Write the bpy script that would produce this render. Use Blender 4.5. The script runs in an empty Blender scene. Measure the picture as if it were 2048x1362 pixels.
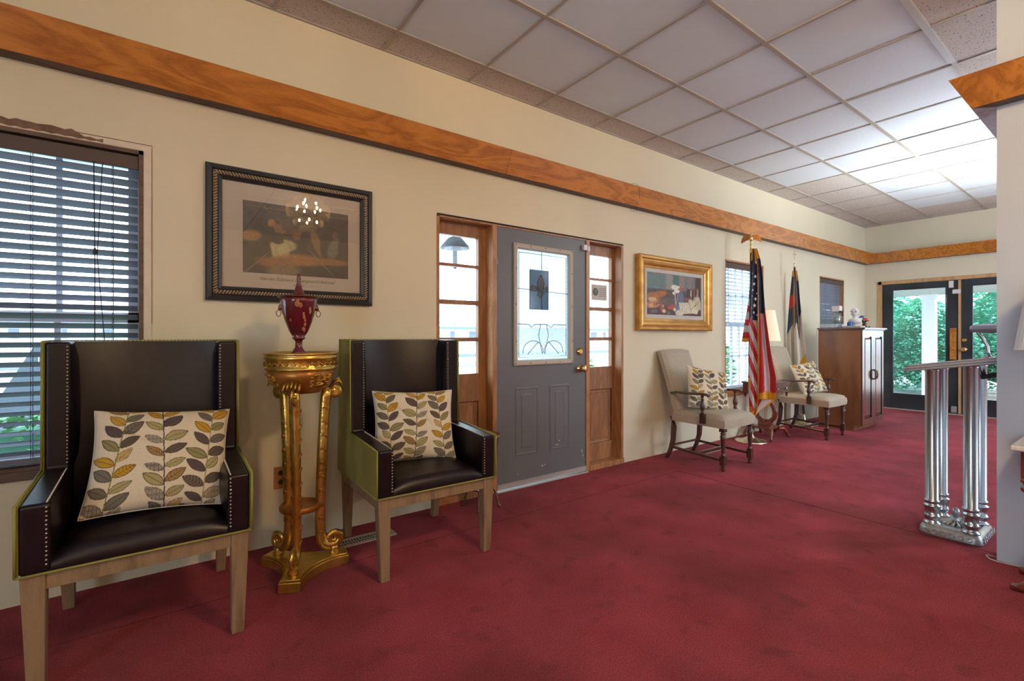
import bpy, math, random
import numpy as np
from mathutils import Vector, Matrix
random.seed(7); rng = np.random.default_rng(7)
S = bpy.context.scene
COL = S.collection
PI = math.pi

# ------------------------------------------------------------------ camera
CAMH = 1.14; FPX = 950.76; HY = 672.6; TH = .9374
cd = bpy.data.cameras.new('camera'); cam = bpy.data.objects.new('camera', cd); COL.objects.link(cam)
cd.sensor_width = 36; cd.lens = FPX / 2048 * 36; cd.clip_start = .02; cd.clip_end = 900
cd.shift_y = (HY - 681) / 2048
cam.location = (0, 0, CAMH)
cam.rotation_euler = (PI / 2, 0, TH - PI / 2)
S.camera = cam
# ------------------------------------------------------------------ world and view
S.view_settings.view_transform = 'Standard'; S.view_settings.look = 'None'
S.view_settings.gamma = 1; S.view_settings.use_curve_mapping = False
S.view_settings.exposure = .3
w = bpy.data.worlds.new('overcast_sky'); S.world = w; w.use_nodes = True
bg = w.node_tree.nodes['Background']; bg.inputs[0].default_value = (.66, .84, 1, 1); bg.inputs[1].default_value = 8
S.cycles.max_bounces = 9; S.cycles.diffuse_bounces = 5; S.cycles.glossy_bounces = 4
S.cycles.transparent_max_bounces = 14; S.cycles.sample_clamp_indirect = 5
S.cycles.caustics_reflective = False; S.cycles.caustics_refractive = False

D, E, H = 2.86, 9.28, 2.918      # long wall, end wall, ceiling
WR = 3.42                        # face of the near right wall


def lamp(name, kind, loc, power, color, size=.1, rot=None, spot=None):
    l = bpy.data.lights.new(name, kind); l.energy = power; l.color = color
    if kind in ('POINT', 'SPOT'): l.shadow_soft_size = size
    if kind == 'AREA': l.size = size
    if spot: l.spot_size, l.spot_blend = spot
    o = bpy.data.objects.new(name, l); COL.objects.link(o); o.location = loc
    if rot: o.rotation_euler = rot
    return o


WARM = (1, .68, .37)
lamp('rear_fill_light', 'POINT', (-.9, -2.3, 2.5), 30, WARM, .15)  # added warm fill behind the camera, no fixture belongs to it
lamp('torchiere_light', 'SPOT', (6.35, .62, 1.94), 170, (.93, .97, 1), .12, (PI, 0, 0), (math.radians(165), .6))
lamp('side_fill_light', 'POINT', (6.8, -1.6, 2.5), 110, (.90, .95, 1), .2)  # added cool fill hidden by the right wall, stands in for daylight
lamp('shade_light', 'POINT', (5.50, 2.64, 1.27), 6, (1, .72, .42), .04)

# ------------------------------------------------------------------ materials
MATS = {}


def portal(name, loc, sx, sy, rot):
    l = bpy.data.lights.new(name, 'AREA'); l.shape = 'RECTANGLE'; l.size = sx; l.size_y = sy; l.cycles.is_portal = True
    o = bpy.data.objects.new(name, l); COL.objects.link(o); o.location = loc; o.rotation_euler = rot


# daylight portals at the openings (they emit nothing of their own)
portal('portal_end_door', (E + .2, 1.7, 1.0), 1.95, 2.0, (0, PI / 2, 0))
portal('portal_entrance', (2.41, D + .2, .98), 1.9, 1.95, (-PI / 2, 0, 0))
portal('portal_window', (-1.0, D + .2, 1.3), 1.9, 1.5, (-PI / 2, 0, 0))
portal('portal_window_2', (5.48, D + .2, 1.25), .9, 1.5, (-PI / 2, 0, 0))
portal('portal_near', (-3.2, -1.0, 1.3), 1.4, 1.4, (0, -PI / 2, 0))
portal('portal_back', (6.2, -3.8, 1.35), 2.4, 1.7, (PI / 2, 0, 0))


def mat(name, base, rough=.6, metal=0, spec=.5, vary=0, vscale=8, bump=0, bscale=60, coat=0, emit=None, estr=0,
        sheen=0, attr=None, stretch=None, base2=None, trans=0, aniso=None):
    m = bpy.data.materials.new(name); m.use_nodes = True
    nt = m.node_tree; N = nt.nodes; L = nt.links
    b = N['Principled BSDF']
    b.inputs['Base Color'].default_value = (*base, 1)
    b.inputs['Roughness'].default_value = rough; b.inputs['Metallic'].default_value = metal
    b.inputs['Specular IOR Level'].default_value = spec
    b.inputs['Coat Weight'].default_value = coat
    b.inputs['Sheen Weight'].default_value = sheen
    b.inputs['Transmission Weight'].default_value = trans
    if emit: b.inputs['Emission Color'].default_value = (*emit, 1); b.inputs['Emission Strength'].default_value = estr
    tc = N.new('ShaderNodeTexCoord'); mp = N.new('ShaderNodeMapping'); L.new(tc.outputs['Object'], mp.inputs[0])
    if stretch: mp.inputs['Scale'].default_value = stretch
    if vary or base2:
        n = N.new('ShaderNodeTexNoise'); n.inputs['Scale'].default_value = vscale; n.inputs['Detail'].default_value = 5
        L.new(mp.outputs[0], n.inputs['Vector'])
        r = N.new('ShaderNodeValToRGB'); L.new(n.outputs[0], r.inputs[0])
        r.color_ramp.elements[0].position = .32; r.color_ramp.elements[1].position = .68
        c2 = base2 if base2 else tuple(min(1, c * (1 + vary)) for c in base)
        c1 = base if base2 else tuple(c * (1 - vary) for c in base)
        r.color_ramp.elements[0].color = (*c1, 1); r.color_ramp.elements[1].color = (*c2, 1)
        L.new(r.outputs[0], b.inputs['Base Color'])
    if attr:
        a = N.new('ShaderNodeAttribute'); a.attribute_name = 'Col'; L.new(a.outputs['Color'], b.inputs['Base Color'])
    if bump:
        n = N.new('ShaderNodeTexNoise'); n.inputs['Scale'].default_value = bscale; n.inputs['Detail'].default_value = 3
        L.new(mp.outputs[0], n.inputs['Vector'])
        u = N.new('ShaderNodeBump'); u.inputs['Strength'].default_value = bump; u.inputs['Distance'].default_value = .01
        L.new(n.outputs[0], u.inputs['Height']); L.new(u.outputs[0], b.inputs['Normal'])
    MATS[name] = m
    return m


def wood(name, dark, light, scale=(1, 1, 1), rings=14, dist=9, rough=.4, coat=.2):
    m = bpy.data.materials.new(name); m.use_nodes = True
    nt = m.node_tree; N = nt.nodes; L = nt.links; b = N['Principled BSDF']
    b.inputs['Roughness'].default_value = rough; b.inputs['Coat Weight'].default_value = coat; b.inputs['Coat Roughness'].default_value = .3
    tc = N.new('ShaderNodeTexCoord'); mp = N.new('ShaderNodeMapping'); L.new(tc.outputs['Object'], mp.inputs[0]); mp.inputs['Scale'].default_value = scale
    n = N.new('ShaderNodeTexNoise'); n.inputs['Scale'].default_value = 2.2; n.inputs['Detail'].default_value = 4; n.inputs['Distortion'].default_value = .6
    L.new(mp.outputs[0], n.inputs['Vector'])
    mu = N.new('ShaderNodeMath'); mu.operation = 'MULTIPLY'; mu.inputs[1].default_value = rings; L.new(n.outputs[0], mu.inputs[0])
    fr = N.new('ShaderNodeMath'); fr.operation = 'PINGPONG'; fr.inputs[1].default_value = 1; L.new(mu.outputs[0], fr.inputs[0])
    n2 = N.new('ShaderNodeTexNoise'); n2.inputs['Scale'].default_value = dist * 6; n2.inputs['Detail'].default_value = 6
    L.new(mp.outputs[0], n2.inputs['Vector'])
    mx = N.new('ShaderNodeMath'); mx.operation = 'MULTIPLY_ADD'; mx.inputs[1].default_value = .55; L.new(fr.outputs[0], mx.inputs[0])
    m3 = N.new('ShaderNodeMath'); m3.operation = 'MULTIPLY'; m3.inputs[1].default_value = .5; L.new(n2.outputs[0], m3.inputs[0]); L.new(m3.outputs[0], mx.inputs[2])
    r = N.new('ShaderNodeValToRGB'); L.new(mx.outputs[0], r.inputs[0])
    r.color_ramp.elements[0].position = .1; r.color_ramp.elements[1].position = .75
    r.color_ramp.elements[0].color = (*dark, 1); r.color_ramp.elements[1].color = (*light, 1)
    L.new(r.outputs[0], b.inputs['Base Color'])
    MATS[name] = m
    return m


def glass(name, tint=(1, 1, 1), gloss=.06, rough=0.0, diffuse=0, dcol=(1, 1, 1), bump=0):
    m = bpy.data.materials.new(name); m.use_nodes = True
    nt = m.node_tree; N = nt.nodes; L = nt.links
    N.remove(N['Principled BSDF']); out = N['Material Output']
    t = N.new('ShaderNodeBsdfTransparent'); t.inputs[0].default_value = (*tint, 1)
    g = N.new('ShaderNodeBsdfGlossy'); g.inputs['Roughness'].default_value = rough
    mx = N.new('ShaderNodeMixShader'); mx.inputs[0].default_value = gloss
    L.new(t.outputs[0], mx.inputs[1]); L.new(g.outputs[0], mx.inputs[2]); last = mx
    if diffuse:
        d = N.new('ShaderNodeBsdfTranslucent'); d.inputs[0].default_value = (*dcol, 1)
        m2 = N.new('ShaderNodeMixShader'); m2.inputs[0].default_value = diffuse
        L.new(last.outputs[0], m2.inputs[1]); L.new(d.outputs[0], m2.inputs[2]); last = m2
        if bump:
            tc = N.new('ShaderNodeTexCoord'); n = N.new('ShaderNodeTexNoise'); n.inputs['Scale'].default_value = 260; L.new(tc.outputs['Object'], n.inputs['Vector'])
            cr = N.new('ShaderNodeValToRGB'); cr.color_ramp.elements[0].position = .4; cr.color_ramp.elements[1].position = .62
            cr.color_ramp.elements[0].color = (diffuse * .5,) * 3 + (1,); cr.color_ramp.elements[1].color = (min(1, diffuse * 1.5),) * 3 + (1,)
            L.new(n.outputs[0], cr.inputs[0]); L.new(cr.outputs[0], m2.inputs[0])
    L.new(last.outputs[0], out.inputs[0])
    MATS[name] = m
    return m


mat('wall_paint', (.72, .675, .51), .75, vary=.03, vscale=1.5, bump=.05, bscale=90)
mat('column_paint', (.60, .69, .80), .7, vary=.03, vscale=1.5)
mat('patch_white', (.74, .68, .56), .8, vary=.05, vscale=20)
mat('patch_brown', (.20, .12, .08), .8, vary=.3, vscale=25)
mat('wallpaper_blue', (.50, .58, .66), .6, base2=(.72, .80, .88), vscale=30)
mat('carpet', (.36, .036, .060), .9, spec=.25, base2=(.50, .066, .102), vscale=3.0, bump=.9, bscale=420, sheen=.06)
mat('carpet_seam', (.10, .008, .014), .95)
m = MATS['carpet']; nt = m.node_tree; N = nt.nodes; L = nt.links; b = N['Principled BSDF']
src = b.inputs['Base Color'].links[0].from_socket
tc = [x for x in N if x.type == 'TEX_COORD'][0]
def cnoise(scale, detail, lo, hi, c0, c1):
    n = N.new('ShaderNodeTexNoise'); n.inputs['Scale'].default_value = scale; n.inputs['Detail'].default_value = detail; L.new(tc.outputs['Object'], n.inputs['Vector'])
    r = N.new('ShaderNodeMapRange'); r.inputs[1].default_value = lo; r.inputs[2].default_value = hi; r.inputs[3].default_value = c0; r.inputs[4].default_value = c1; L.new(n.outputs[0], r.inputs[0])
    return r.outputs[0]
for sock in (cnoise(1.3, 5, .38, .60, .72, 1.1), cnoise(170, 3, .30, .70, .62, 1.34), cnoise(7, 4, .30, .42, .72, 1.0)):
    mx = N.new('ShaderNodeVectorMath'); mx.operation = 'SCALE'; L.new(src, mx.inputs[0]); L.new(sock, mx.inputs['Scale']); src = mx.outputs[0]
L.new(src, b.inputs['Base Color'])
mat('tile_white', (.70, .80, .86), .8, vary=.02, vscale=40, bump=.1, bscale=200)
mat('tile_smooth', (.72, .85, .93), .6, vary=.03, vscale=2)
mat('grid_metal', (.42, .40, .36), .5, vary=.05)
mat('strip_blue', (.56, .63, .66), .5, vary=.03)
# fissured ceiling tile
m = mat('tile_fissured', (.62, .60, .56), .9)
nt = m.node_tree; N = nt.nodes; L = nt.links
tc = N.new('ShaderNodeTexCoord'); vo = N.new('ShaderNodeTexNoise'); vo.inputs['Scale'].default_value = 75; vo.inputs['Detail'].default_value = 2
mp = N.new('ShaderNodeMapping'); mp.inputs['Scale'].default_value = (1, 1.7, 1); L.new(tc.outputs['Object'], mp.inputs[0]); L.new(mp.outputs[0], vo.inputs['Vector'])
cr = N.new('ShaderNodeValToRGB'); cr.color_ramp.elements[0].position = .30; cr.color_ramp.elements[0].color = (.16, .14, .12, 1)
cr.color_ramp.elements[1].position = .40; cr.color_ramp.elements[1].color = (.60, .58, .54, 1)
L.new(vo.outputs[0], cr.inputs[0]); L.new(cr.outputs[0], N['Principled BSDF'].inputs['Base Color'])

wood('oak_trim', (.31, .10, .012), (.58, .235, .040), (.8, 3.2, 3.2), 11, 7, .35, .3)
wood('oak_casing', (.26, .105, .035), (.44, .21, .085), (4, 4, .7), 10, 6, .4, .2)
wood('oak_sash', (.20, .085, .03), (.36, .17, .07), (4, 4, .7), 8, 6, .45, .1)
wood('pine_casing', (.40, .21, .09), (.60, .36, .17), (4, 4, .7), 6, 6, .5, .1)
wood('chair_wood', (.15, .095, .05), (.29, .195, .11), (6, 6, .9), 6, 8, .55, 0)
wood('walnut', (.035, .012, .008), (.085, .030, .020), (6, 6, 1), 6, 8, .3, .4)
wood('cherry_cabinet', (.17, .062, .020), (.30, .125, .045), (2, 2, .5), 5, 4, .35, .3)
wood('cherry_door', (.10, .038, .028), (.17, .065, .05), (3, 3, .5), 5, 4, .2, .7)
wood('mahogany', (.09, .013, .006), (.20, .035, .015), (6, 6, 1), 6, 8, .2, .6)
wood('ledge_wood', (.085, .050, .035), (.15, .095, .07), (1, 5, 5), 10, 5, .6, 0)
mat('dark_gap', (.02, .015, .012), .8)
mat('leather', (.010, .0055, .008), .30, spec=.38, vary=.25, vscale=30, bump=.10, bscale=420)
mat('green_velvet', (.22, .21, .028), .75, vary=.25, vscale=7, sheen=.12, stretch=(1, 1, .5))
mat('piping', (.27, .27, .055), .6)
mat('nail', (.75, .68, .60), .3, metal=1)
mat('linen', (.44, .385, .30), .9, vary=.06, vscale=60, bump=.3, bscale=500)
mat('pillow_print', (.7, .65, .5), .9, attr=1, bump=.15, bscale=400)
mat('pillow_back', (.58, .54, .45), .9)
mat('cloth', (.5, .5, .5), .65, attr=1, sheen=.1)
mat('canvas', (.5, .5, .5), .5, attr=1, vary=0)
mat('white_cloth', (.85, .85, .85), .7)
mat('gold_leaf', (.50, .31, .06), .28, metal=.9, base2=(.80, .56, .15), vscale=9, bump=.2, bscale=60)
mat('gold_dark', (.27, .10, .02), .35, metal=.5, base2=(.45, .20, .04), vscale=14)
mat('gold_olive', (.24, .20, .035), .4, metal=.5)
mat('gold_frame', (.42, .21, .05), .35, metal=.6, base2=(.62, .36, .10), vscale=14, stretch=(.4, 1, 1))
mat('brass', (.83, .62, .26), .22, metal=1)
mat('pale_brass', (.80, .72, .52), .25, metal=1)
mat('bronze', (.11, .065, .035), .4, metal=.7, base2=(.30, .19, .11), vscale=18)
mat('silver', (.50, .56, .60), .22, metal=.95, vary=.08, vscale=4)
mat('silver_paint', (.42, .44, .50), .38, metal=.35)
mat('silver_cast', (.44, .47, .48), .38, metal=.8, vary=.2, vscale=40)
mat('chrome', (.55, .60, .66), .15, metal=1)
mat('urn_red', (.085, .006, .012), .18, coat=.8, base2=(.14, .010, .018), vscale=12)
mat('urn_flower', (.48, .22, .08), .4)
mat('urn_metal', (.12, .06, .05), .35, metal=.7)
mat('frame_black', (.022, .024, .027), .35, spec=.5)
mat('rope_tan', (.44, .30, .17), .5)
mat('mat_board', (.58, .50, .40), .85)
mat('mat_grey', (.55, .53, .50), .85)
mat('ink', (.16, .12, .08), .8)
mat('door_grey', (.13, .14, .155), .45, vary=.04, vscale=3)
mat('chip_white', (.55, .54, .52), .7)
mat('beige_plastic', (.46, .42, .35), .5)
mat('white_plastic', (.75, .76, .78), .45)
mat('alu', (.55, .54, .52), .4, metal=.6)
mat('door_black', (.013, .017, .021), .4, base2=(.035, .045, .055), vscale=2.5)
mat('blind_slat', (.17, .185, .23), .38, spec=.6)
mat('blind_valance', (.075, .05, .045), .4)
mat('sash_white', (.60, .66, .74), .5)
mat('sash_brown', (.20, .16, .15), .5)
mat('cord_dark', (.03, .03, .04), .6)
mat('cord_white', (.7, .68, .62), .6)
mat('vent_cream', (.55, .49, .40), .5, metal=.2)
mat('black_plastic', (.01, .01, .012), .35)
mat('marble', (.66, .64, .63), .2, base2=(.78, .76, .75), vscale=10, stretch=(1, 4, 1))
mat('lampshade_glow', (.85, .78, .60), .8, emit=(1, .78, .48), estr=.28)
mat('lampshade_white', (.80, .80, .80), .8)
mat('plaster_white', (.80, .76, .72), .6)
mat('blue_plastic', (.02, .10, .42), .4)
mat('red_petal', (.6, .03, .04), .6)
mat('leaf_green', (.05, .16, .08), .6)
mat('paper', (.6, .6, .56), .8)
mat('lead', (.10, .12, .13), .5)
mat('porch_white', (.78, .80, .82), .7)
mat('porch_ceiling', (.42, .44, .42), .7, vary=.05)
mat('concrete', (.50, .50, .49), .9, vary=.1, vscale=1)
mat('gravel', (.42, .38, .34), .9, base2=(.60, .56, .50), vscale=20)
mat('mulch', (.30, .22, .17), .9, base2=(.62, .52, .46), vscale=22)
mat('asphalt', (.10, .11, .12), .9)
mat('fir', (.08, .33, .21), .7, base2=(.28, .66, .48), vscale=5)
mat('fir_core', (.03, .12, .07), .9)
mat('shrub', (.06, .20, .08), .7, base2=(.20, .42, .16), vscale=9)
mat('bark', (.12, .08, .05), .9)
mat('distant_wall', (.45, .47, .50), .9)
mat('distant_dark', (.14, .16, .20), .9)
mat('tarp_grey', (.20, .24, .28), .7)
mat('trailer_cover', (.045, .06, .075), .8)
mat('lantern_metal', (.05, .06, .08), .5)
glass('window_glass', (.97, .99, 1), .05)
glass('picture_glass', (.97, .97, .97), .075)
glass('textured_glass', (.50, .53, .56), .05, .1, .45, (.60, .62, .64), 1)
glass('blue_glass', (.16, .21, .26), .1, .1, .35, (.30, .38, .46))
glass('pink_glass', (.55, .33, .30), .1, .1, .35, (.55, .33, .30))
glass('green_glass', (.15, .40, .28), .1, .1, .35, (.15, .40, .28))
glass('lantern_glass', (.85, .9, .95), .15, .1, .3)
glass('bottle_glass', (.75, .85, .85), .2, .05, .2)
glass('crystal', (1, .97, .92), .10, .05, .26, (1, .93, .78))
mat('bulb', (1, .8, .5), .5, emit=WARM, estr=1500)


# ------------------------------------------------------------------ mesh building
class MB:
    def __init__(s): s.v = []; s.f = []; s.m = []; s.s = []; s.c = {}

    def add(s, vs, fs, mi=0, smooth=False):
        b = len(s.v); s.v += [tuple(p) for p in vs]
        for f in fs: s.f.append([i + b for i in f]); s.m.append(mi); s.s.append(smooth)
        return b

    def bx(s, x0, x1, y0, y1, z0, z1, mi=0, rot=None):
        if x0 > x1: x0, x1 = x1, x0
        if y0 > y1: y0, y1 = y1, y0
        if z0 > z1: z0, z1 = z1, z0
        vs = [(x, y, z) for z in (z0, z1) for y in (y0, y1) for x in (x0, x1)]
        if rot is not None:
            c = Vector(((x0 + x1) / 2, (y0 + y1) / 2, (z0 + z1) / 2)); vs = [tuple(rot @ (Vector(p) - c) + c) for p in vs]
        s.add(vs, [(0, 2, 3, 1), (4, 5, 7, 6), (0, 1, 5, 4), (2, 6, 7, 3), (0, 4, 6, 2), (1, 3, 7, 5)], mi)
        return s

    def taper(s, cx, cy, z0, z1, a0, a1, mi=0, c1=None, b0=None, b1=None):
        b0 = b0 or a0; b1 = b1 or a1; c1 = c1 or (cx, cy)
        vs = []
        for (x, y, z, a, b) in ((cx, cy, z0, a0, b0), (c1[0], c1[1], z1, a1, b1)):
            vs += [(x - a, y - b, z), (x + a, y - b, z), (x - a, y + b, z), (x + a, y + b, z)]
        s.add(vs, [(0, 2, 3, 1), (4, 5, 7, 6), (0, 1, 5, 4), (2, 6, 7, 3), (0, 4, 6, 2), (1, 3, 7, 5)], mi)
        return s

    def lathe(s, prof, c=(0, 0, 0), n=24, mi=0, ax='z', flute=0, fl_n=0, smooth=True, sq=None):
        vs = []; k = len(prof)
        for (r, z) in prof:
            for i in range(n):
                a = 2 * PI * i / n
                rr = r * (1 + (flute * math.cos(a * fl_n) if flute else 0))
                p = (rr * math.cos(a), rr * math.sin(a) * (sq or 1), z)
                if ax == 'x': p = (p[2], p[0], p[1])
                if ax == 'y': p = (p[0], -p[2], p[1])
                vs.append((p[0] + c[0], p[1] + c[1], p[2] + c[2]))
        fs = [(j * n + i, j * n + (i + 1) % n, (j + 1) * n + (i + 1) % n, (j + 1) * n + i) for j in range(k - 1) for i in range(n)]
        b = s.add(vs, fs, mi, smooth)
        if prof[0][0] > 1e-5: s.f.append([b + i for i in range(n)][::-1]); s.m.append(mi); s.s.append(False)
        if prof[-1][0] > 1e-5: s.f.append([b + (k - 1) * n + i for i in range(n)]); s.m.append(mi); s.s.append(False)
        return s

    def tube(s, pts, r, n=8, mi=0, flat=None, closed=False, smooth=True):
        P = [Vector(p) for p in pts]; k = len(P)
        R = r if isinstance(r, (list, tuple)) else [r] * k
        vs = []; up = None
        for i in range(k):
            if closed: t = P[(i + 1) % k] - P[i - 1]
            else: t = P[min(i + 1, k - 1)] - P[max(i - 1, 0)]
            t.normalize()
            if up is None: up = Vector((0, 0, 1)) if abs(t.z) < .9 else Vector((1, 0, 0))
            if flat: up = Vector(flat)
            sd = t.cross(up)
            if sd.length < 1e-4: sd = t.cross(Vector((0, 1, 0)))
            sd.normalize(); u2 = sd.cross(t).normalized()
            if not flat: up = u2
            for j in range(n):
                a = 2 * PI * j / n + PI / n
                rr = R[i]; rx, ry = rr if isinstance(rr, tuple) else (rr, rr)
                vs.append(P[i] + sd * rx * math.cos(a) + u2 * ry * math.sin(a))
        K = k if closed else k - 1
        fs = [(i * n + j, i * n + (j + 1) % n, ((i + 1) % k) * n + (j + 1) % n, ((i + 1) % k) * n + j) for i in range(K) for j in range(n)]
        b = s.add(vs, fs, mi, smooth)
        if not closed:
            s.f.append([b + i for i in range(n)][::-1]); s.m.append(mi); s.s.append(False)
            s.f.append([b + (k - 1) * n + i for i in range(n)]); s.m.append(mi); s.s.append(False)
        return s

    def prism(s, poly, a0, a1, plane='yz', mi=0):
        n = len(poly)
        def P(u, v, a): return {'yz': (a, u, v), 'xz': (u, a, v), 'xy': (u, v, a)}[plane]
        vs = [P(u, v, a0) for u, v in poly] + [P(u, v, a1) for u, v in poly]
        fs = [tuple(range(n))[::-1], tuple(range(n, 2 * n))] + [(i, (i + 1) % n, n + (i + 1) % n, n + i) for i in range(n)]
        s.add(vs, fs, mi)
        return s

    def ring(s, a0, a1, b0, b1, prof, axis='y', mi=0, fill=False, close=True):
        """rect rings in the wall plane: prof = [(inset, depth coordinate)]"""
        vs = []
        for ins, d in prof:
            for (a, b) in ((a0 + ins, b0 + ins), (a1 - ins, b0 + ins), (a1 - ins, b1 - ins), (a0 + ins, b1 - ins)):
                vs.append((a, d, b) if axis == 'y' else (d, a, b))
        fs = [(j * 4 + i, j * 4 + (i + 1) % 4, (j + 1) * 4 + (i + 1) % 4, (j + 1) * 4 + i) for j in range(len(prof) - 1) for i in range(4)]
        if fill: k = (len(prof) - 1) * 4; fs.append((k, k + 1, k + 2, k + 3))
        elif close: k = (len(prof) - 1) * 4; fs += [(k + i, k + (i + 1) % 4, (i + 1) % 4, i) for i in range(4)]
        s.add(vs, fs, mi)
        return s

    def grid(s, P, mi=0, col=None, wrap=False):
        """P: array (nu,nv,3); col (nu,nv,3)"""
        P = np.asarray(P); nu, nv = P.shape[:2]
        b = len(s.v); s.v += [tuple(map(float, p)) for p in P.reshape(-1, 3)]
        i, j = np.meshgrid(np.arange(nu - 1), np.arange(nv - 1), indexing='ij')
        q = (b + i * nv + j).ravel()
        F = np.stack([q, q + 1, q + nv + 1, q + nv], 1).tolist()
        s.f += F; s.m += [mi] * len(F); s.s += [True] * len(F)
        if col is not None: s.c[b] = np.asarray(col).reshape(-1, 3)
        return s

    def ball(s, c, r, n=16, mi=0, sc=(1, 1, 1)):
        k = max(6, n // 2); vs = [(c[0], c[1], c[2] - r * sc[2])]
        for j in range(1, k):
            t = PI * j / k
            for i in range(n):
                a = 2 * PI * i / n
                vs.append((c[0] + r * sc[0] * math.sin(t) * math.cos(a), c[1] + r * sc[1] * math.sin(t) * math.sin(a), c[2] - r * sc[2] * math.cos(t)))
        vs.append((c[0], c[1], c[2] + r * sc[2]))
        fs = [(0, 1 + (i + 1) % n, 1 + i) for i in range(n)]
        for j in range(k - 2):
            for i in range(n): fs.append((1 + j * n + i, 1 + j * n + (i + 1) % n, 1 + (j + 1) * n + (i + 1) % n, 1 + (j + 1) * n + i))
        e = len(vs) - 1; fs += [(e, 1 + (k - 2) * n + i, 1 + (k - 2) * n + (i + 1) % n) for i in range(n)]
        s.add(vs, fs, mi, True)
        return s

    def xf(s, M, start=0):
        s.v = s.v[:start] + [tuple(M @ Vector(p)) for p in s.v[start:]]
        return s

    def build(s, name, mats, parent=None, bevel=0, seg=2, world=True, solid=0, label=None, sub=0):
        if isinstance(mats, str): mats = [mats]
        me = bpy.data.meshes.new(name)
        v = np.array(s.v, dtype=float)
        if parent is not None and world:
            o = parent; off = Vector((0, 0, 0))
            while o: off += o.location; o = o.parent
            v = v - np.array(off)
        me.from_pydata(v.tolist(), [], s.f)
        for mm in mats: me.materials.append(MATS[mm])
        me.polygons.foreach_set('material_index', s.m); me.polygons.foreach_set('use_smooth', s.s)
        if s.c:
            at = me.attributes.new('Col', 'FLOAT_COLOR', 'POINT')
            a = np.ones((len(s.v), 4)) * .5; a[:, 3] = 1
            for b, c in s.c.items(): a[b:b + len(c), :3] = c
            at.data.foreach_set('color', a.ravel())
        me.update()
        o = bpy.data.objects.new(name, me); COL.objects.link(o)
        if parent is not None: o.parent = parent
        if bevel:
            md = o.modifiers.new('b', 'BEVEL'); md.width = bevel; md.segments = seg; md.limit_method = 'ANGLE'; md.angle_limit = .6
            if seg > 1: me.polygons.foreach_set('use_smooth', [True] * len(me.polygons)); md.harden_normals = True
        if sub:
            md = o.modifiers.new('s', 'SUBSURF'); md.levels = md.render_levels = sub
        if solid:
            md = o.modifiers.new('t', 'SOLIDIFY'); md.thickness = solid; md.offset = 0
        if label: o['label'] = label
        return o


def tag(o, label, cat, group=None):
    o['label'] = label; o['category'] = cat
    if group: o['group'] = group
    return o


def thing(name, label, cat, loc=(0, 0, 0), rz=0, group=None):
    o = bpy.data.objects.new(name, None); COL.objects.link(o); o.location = loc; o.rotation_euler = (0, 0, rz)
    o.empty_display_size = .1
    return tag(o, label, cat, group)


def struct(o): o['kind'] = 'structure'; return o


def copy_tree(o, parent=None):
    c = o.copy(); COL.objects.link(c)
    c.parent = parent
    for ch in list(o.children): copy_tree(ch, c)
    return c


FX, FY = math.cos(TH), math.sin(TH)


def wy(px, py, Y):
    """the point of the vertical plane y=Y seen at a photo pixel"""
    a = (px - 1024) / FPX; rx, ry = FX + a * FY, FY - a * FX; d = Y / ry
    return (rx * d, Y, CAMH - (py - HY) * d / FPX)


def wp(px, py, cx, cy, off=0):
    """the point seen at a photo pixel on the upright plane through (cx, cy) that faces the room"""
    L_ = math.hypot(cx, cy); nx_, ny_ = cx / L_, cy / L_
    a = (px - 1024) / FPX; rx, ry = FX + a * FY, FY - a * FX; d = (L_ + off) / (rx * nx_ + ry * ny_)
    return (rx * d, ry * d, CAMH - (py - HY) * d / FPX)


def rect_wall(name, plane, t, a0, a1, holes, matname, z1=H, back=1):
    """wall with rectangular holes; plane 'y' at t (thickness toward +) or 'x'"""
    mb = MB(); th = .13 * back
    xs = sorted({a0, a1} | {h[0] for h in holes} | {h[1] for h in holes})
    for i in range(len(xs) - 1):
        l, r = xs[i], xs[i + 1]; z = 0; hs = sorted([h for h in holes if h[0] <= l and h[1] >= r], key=lambda h: h[2])
        for h in hs:
            if h[2] > z: (mb.bx(l, r, t, t + th, z, h[2]) if plane == 'y' else mb.bx(t, t + th, l, r, z, h[2]))
            z = h[3]
        if z < z1: (mb.bx(l, r, t, t + th, z, z1) if plane == 'y' else mb.bx(t, t + th, l, r, z, z1))
    return struct(mb.build(name, matname))


# ------------------------------------------------------------------ shell
FLX0, FLY0 = -3.0, -3.6
fl = MB().bx(FLX0, E + .13, FLY0, D + .13, -.12, 0).build('floor', 'carpet'); struct(fl)
seam = MB().bx(3.517, 3.521, .0, 2.41, 0, .0012); seam.bx(-1.5, 3.52, 2.411, 2.4135, 0, .0010); struct(seam.build('trim_1', 'carpet_seam'))
W1 = (-1.95, -.074, .562, 2.02); W2 = (5.041, 5.91, .50, 2.0); W3 = (7.525, 8.413, .9, 2.0)
ENT = (1.474, 3.345, 0, 1.962)
rect_wall('wall_left', 'y', D, FLX0, E + .13, [W1, ENT, W2, W3], 'wall_paint')
rect_wall('wall_end', 'x', E, FLY0, D, [(.74, 2.675, 0, 2.012)], 'wall_paint')
rect_wall('wall_right', 'x', WR, FLY0 + .13, .49, [], 'column_paint')
rect_wall('wall_back', 'y', FLY0 + .0, FLX0, E + .13, [(5.0, 7.4, .5, 2.2)], 'wall_paint', back=1)  # opening is an unseen addition that lets daylight into the far half
rect_wall('wall_near', 'x', FLX0, FLY0 + .13, D, [(-1.7, -.3, .6, 2.0)], 'wall_paint')  # hole added out of view so cool daylight reaches column, carpet and ceiling

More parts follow.
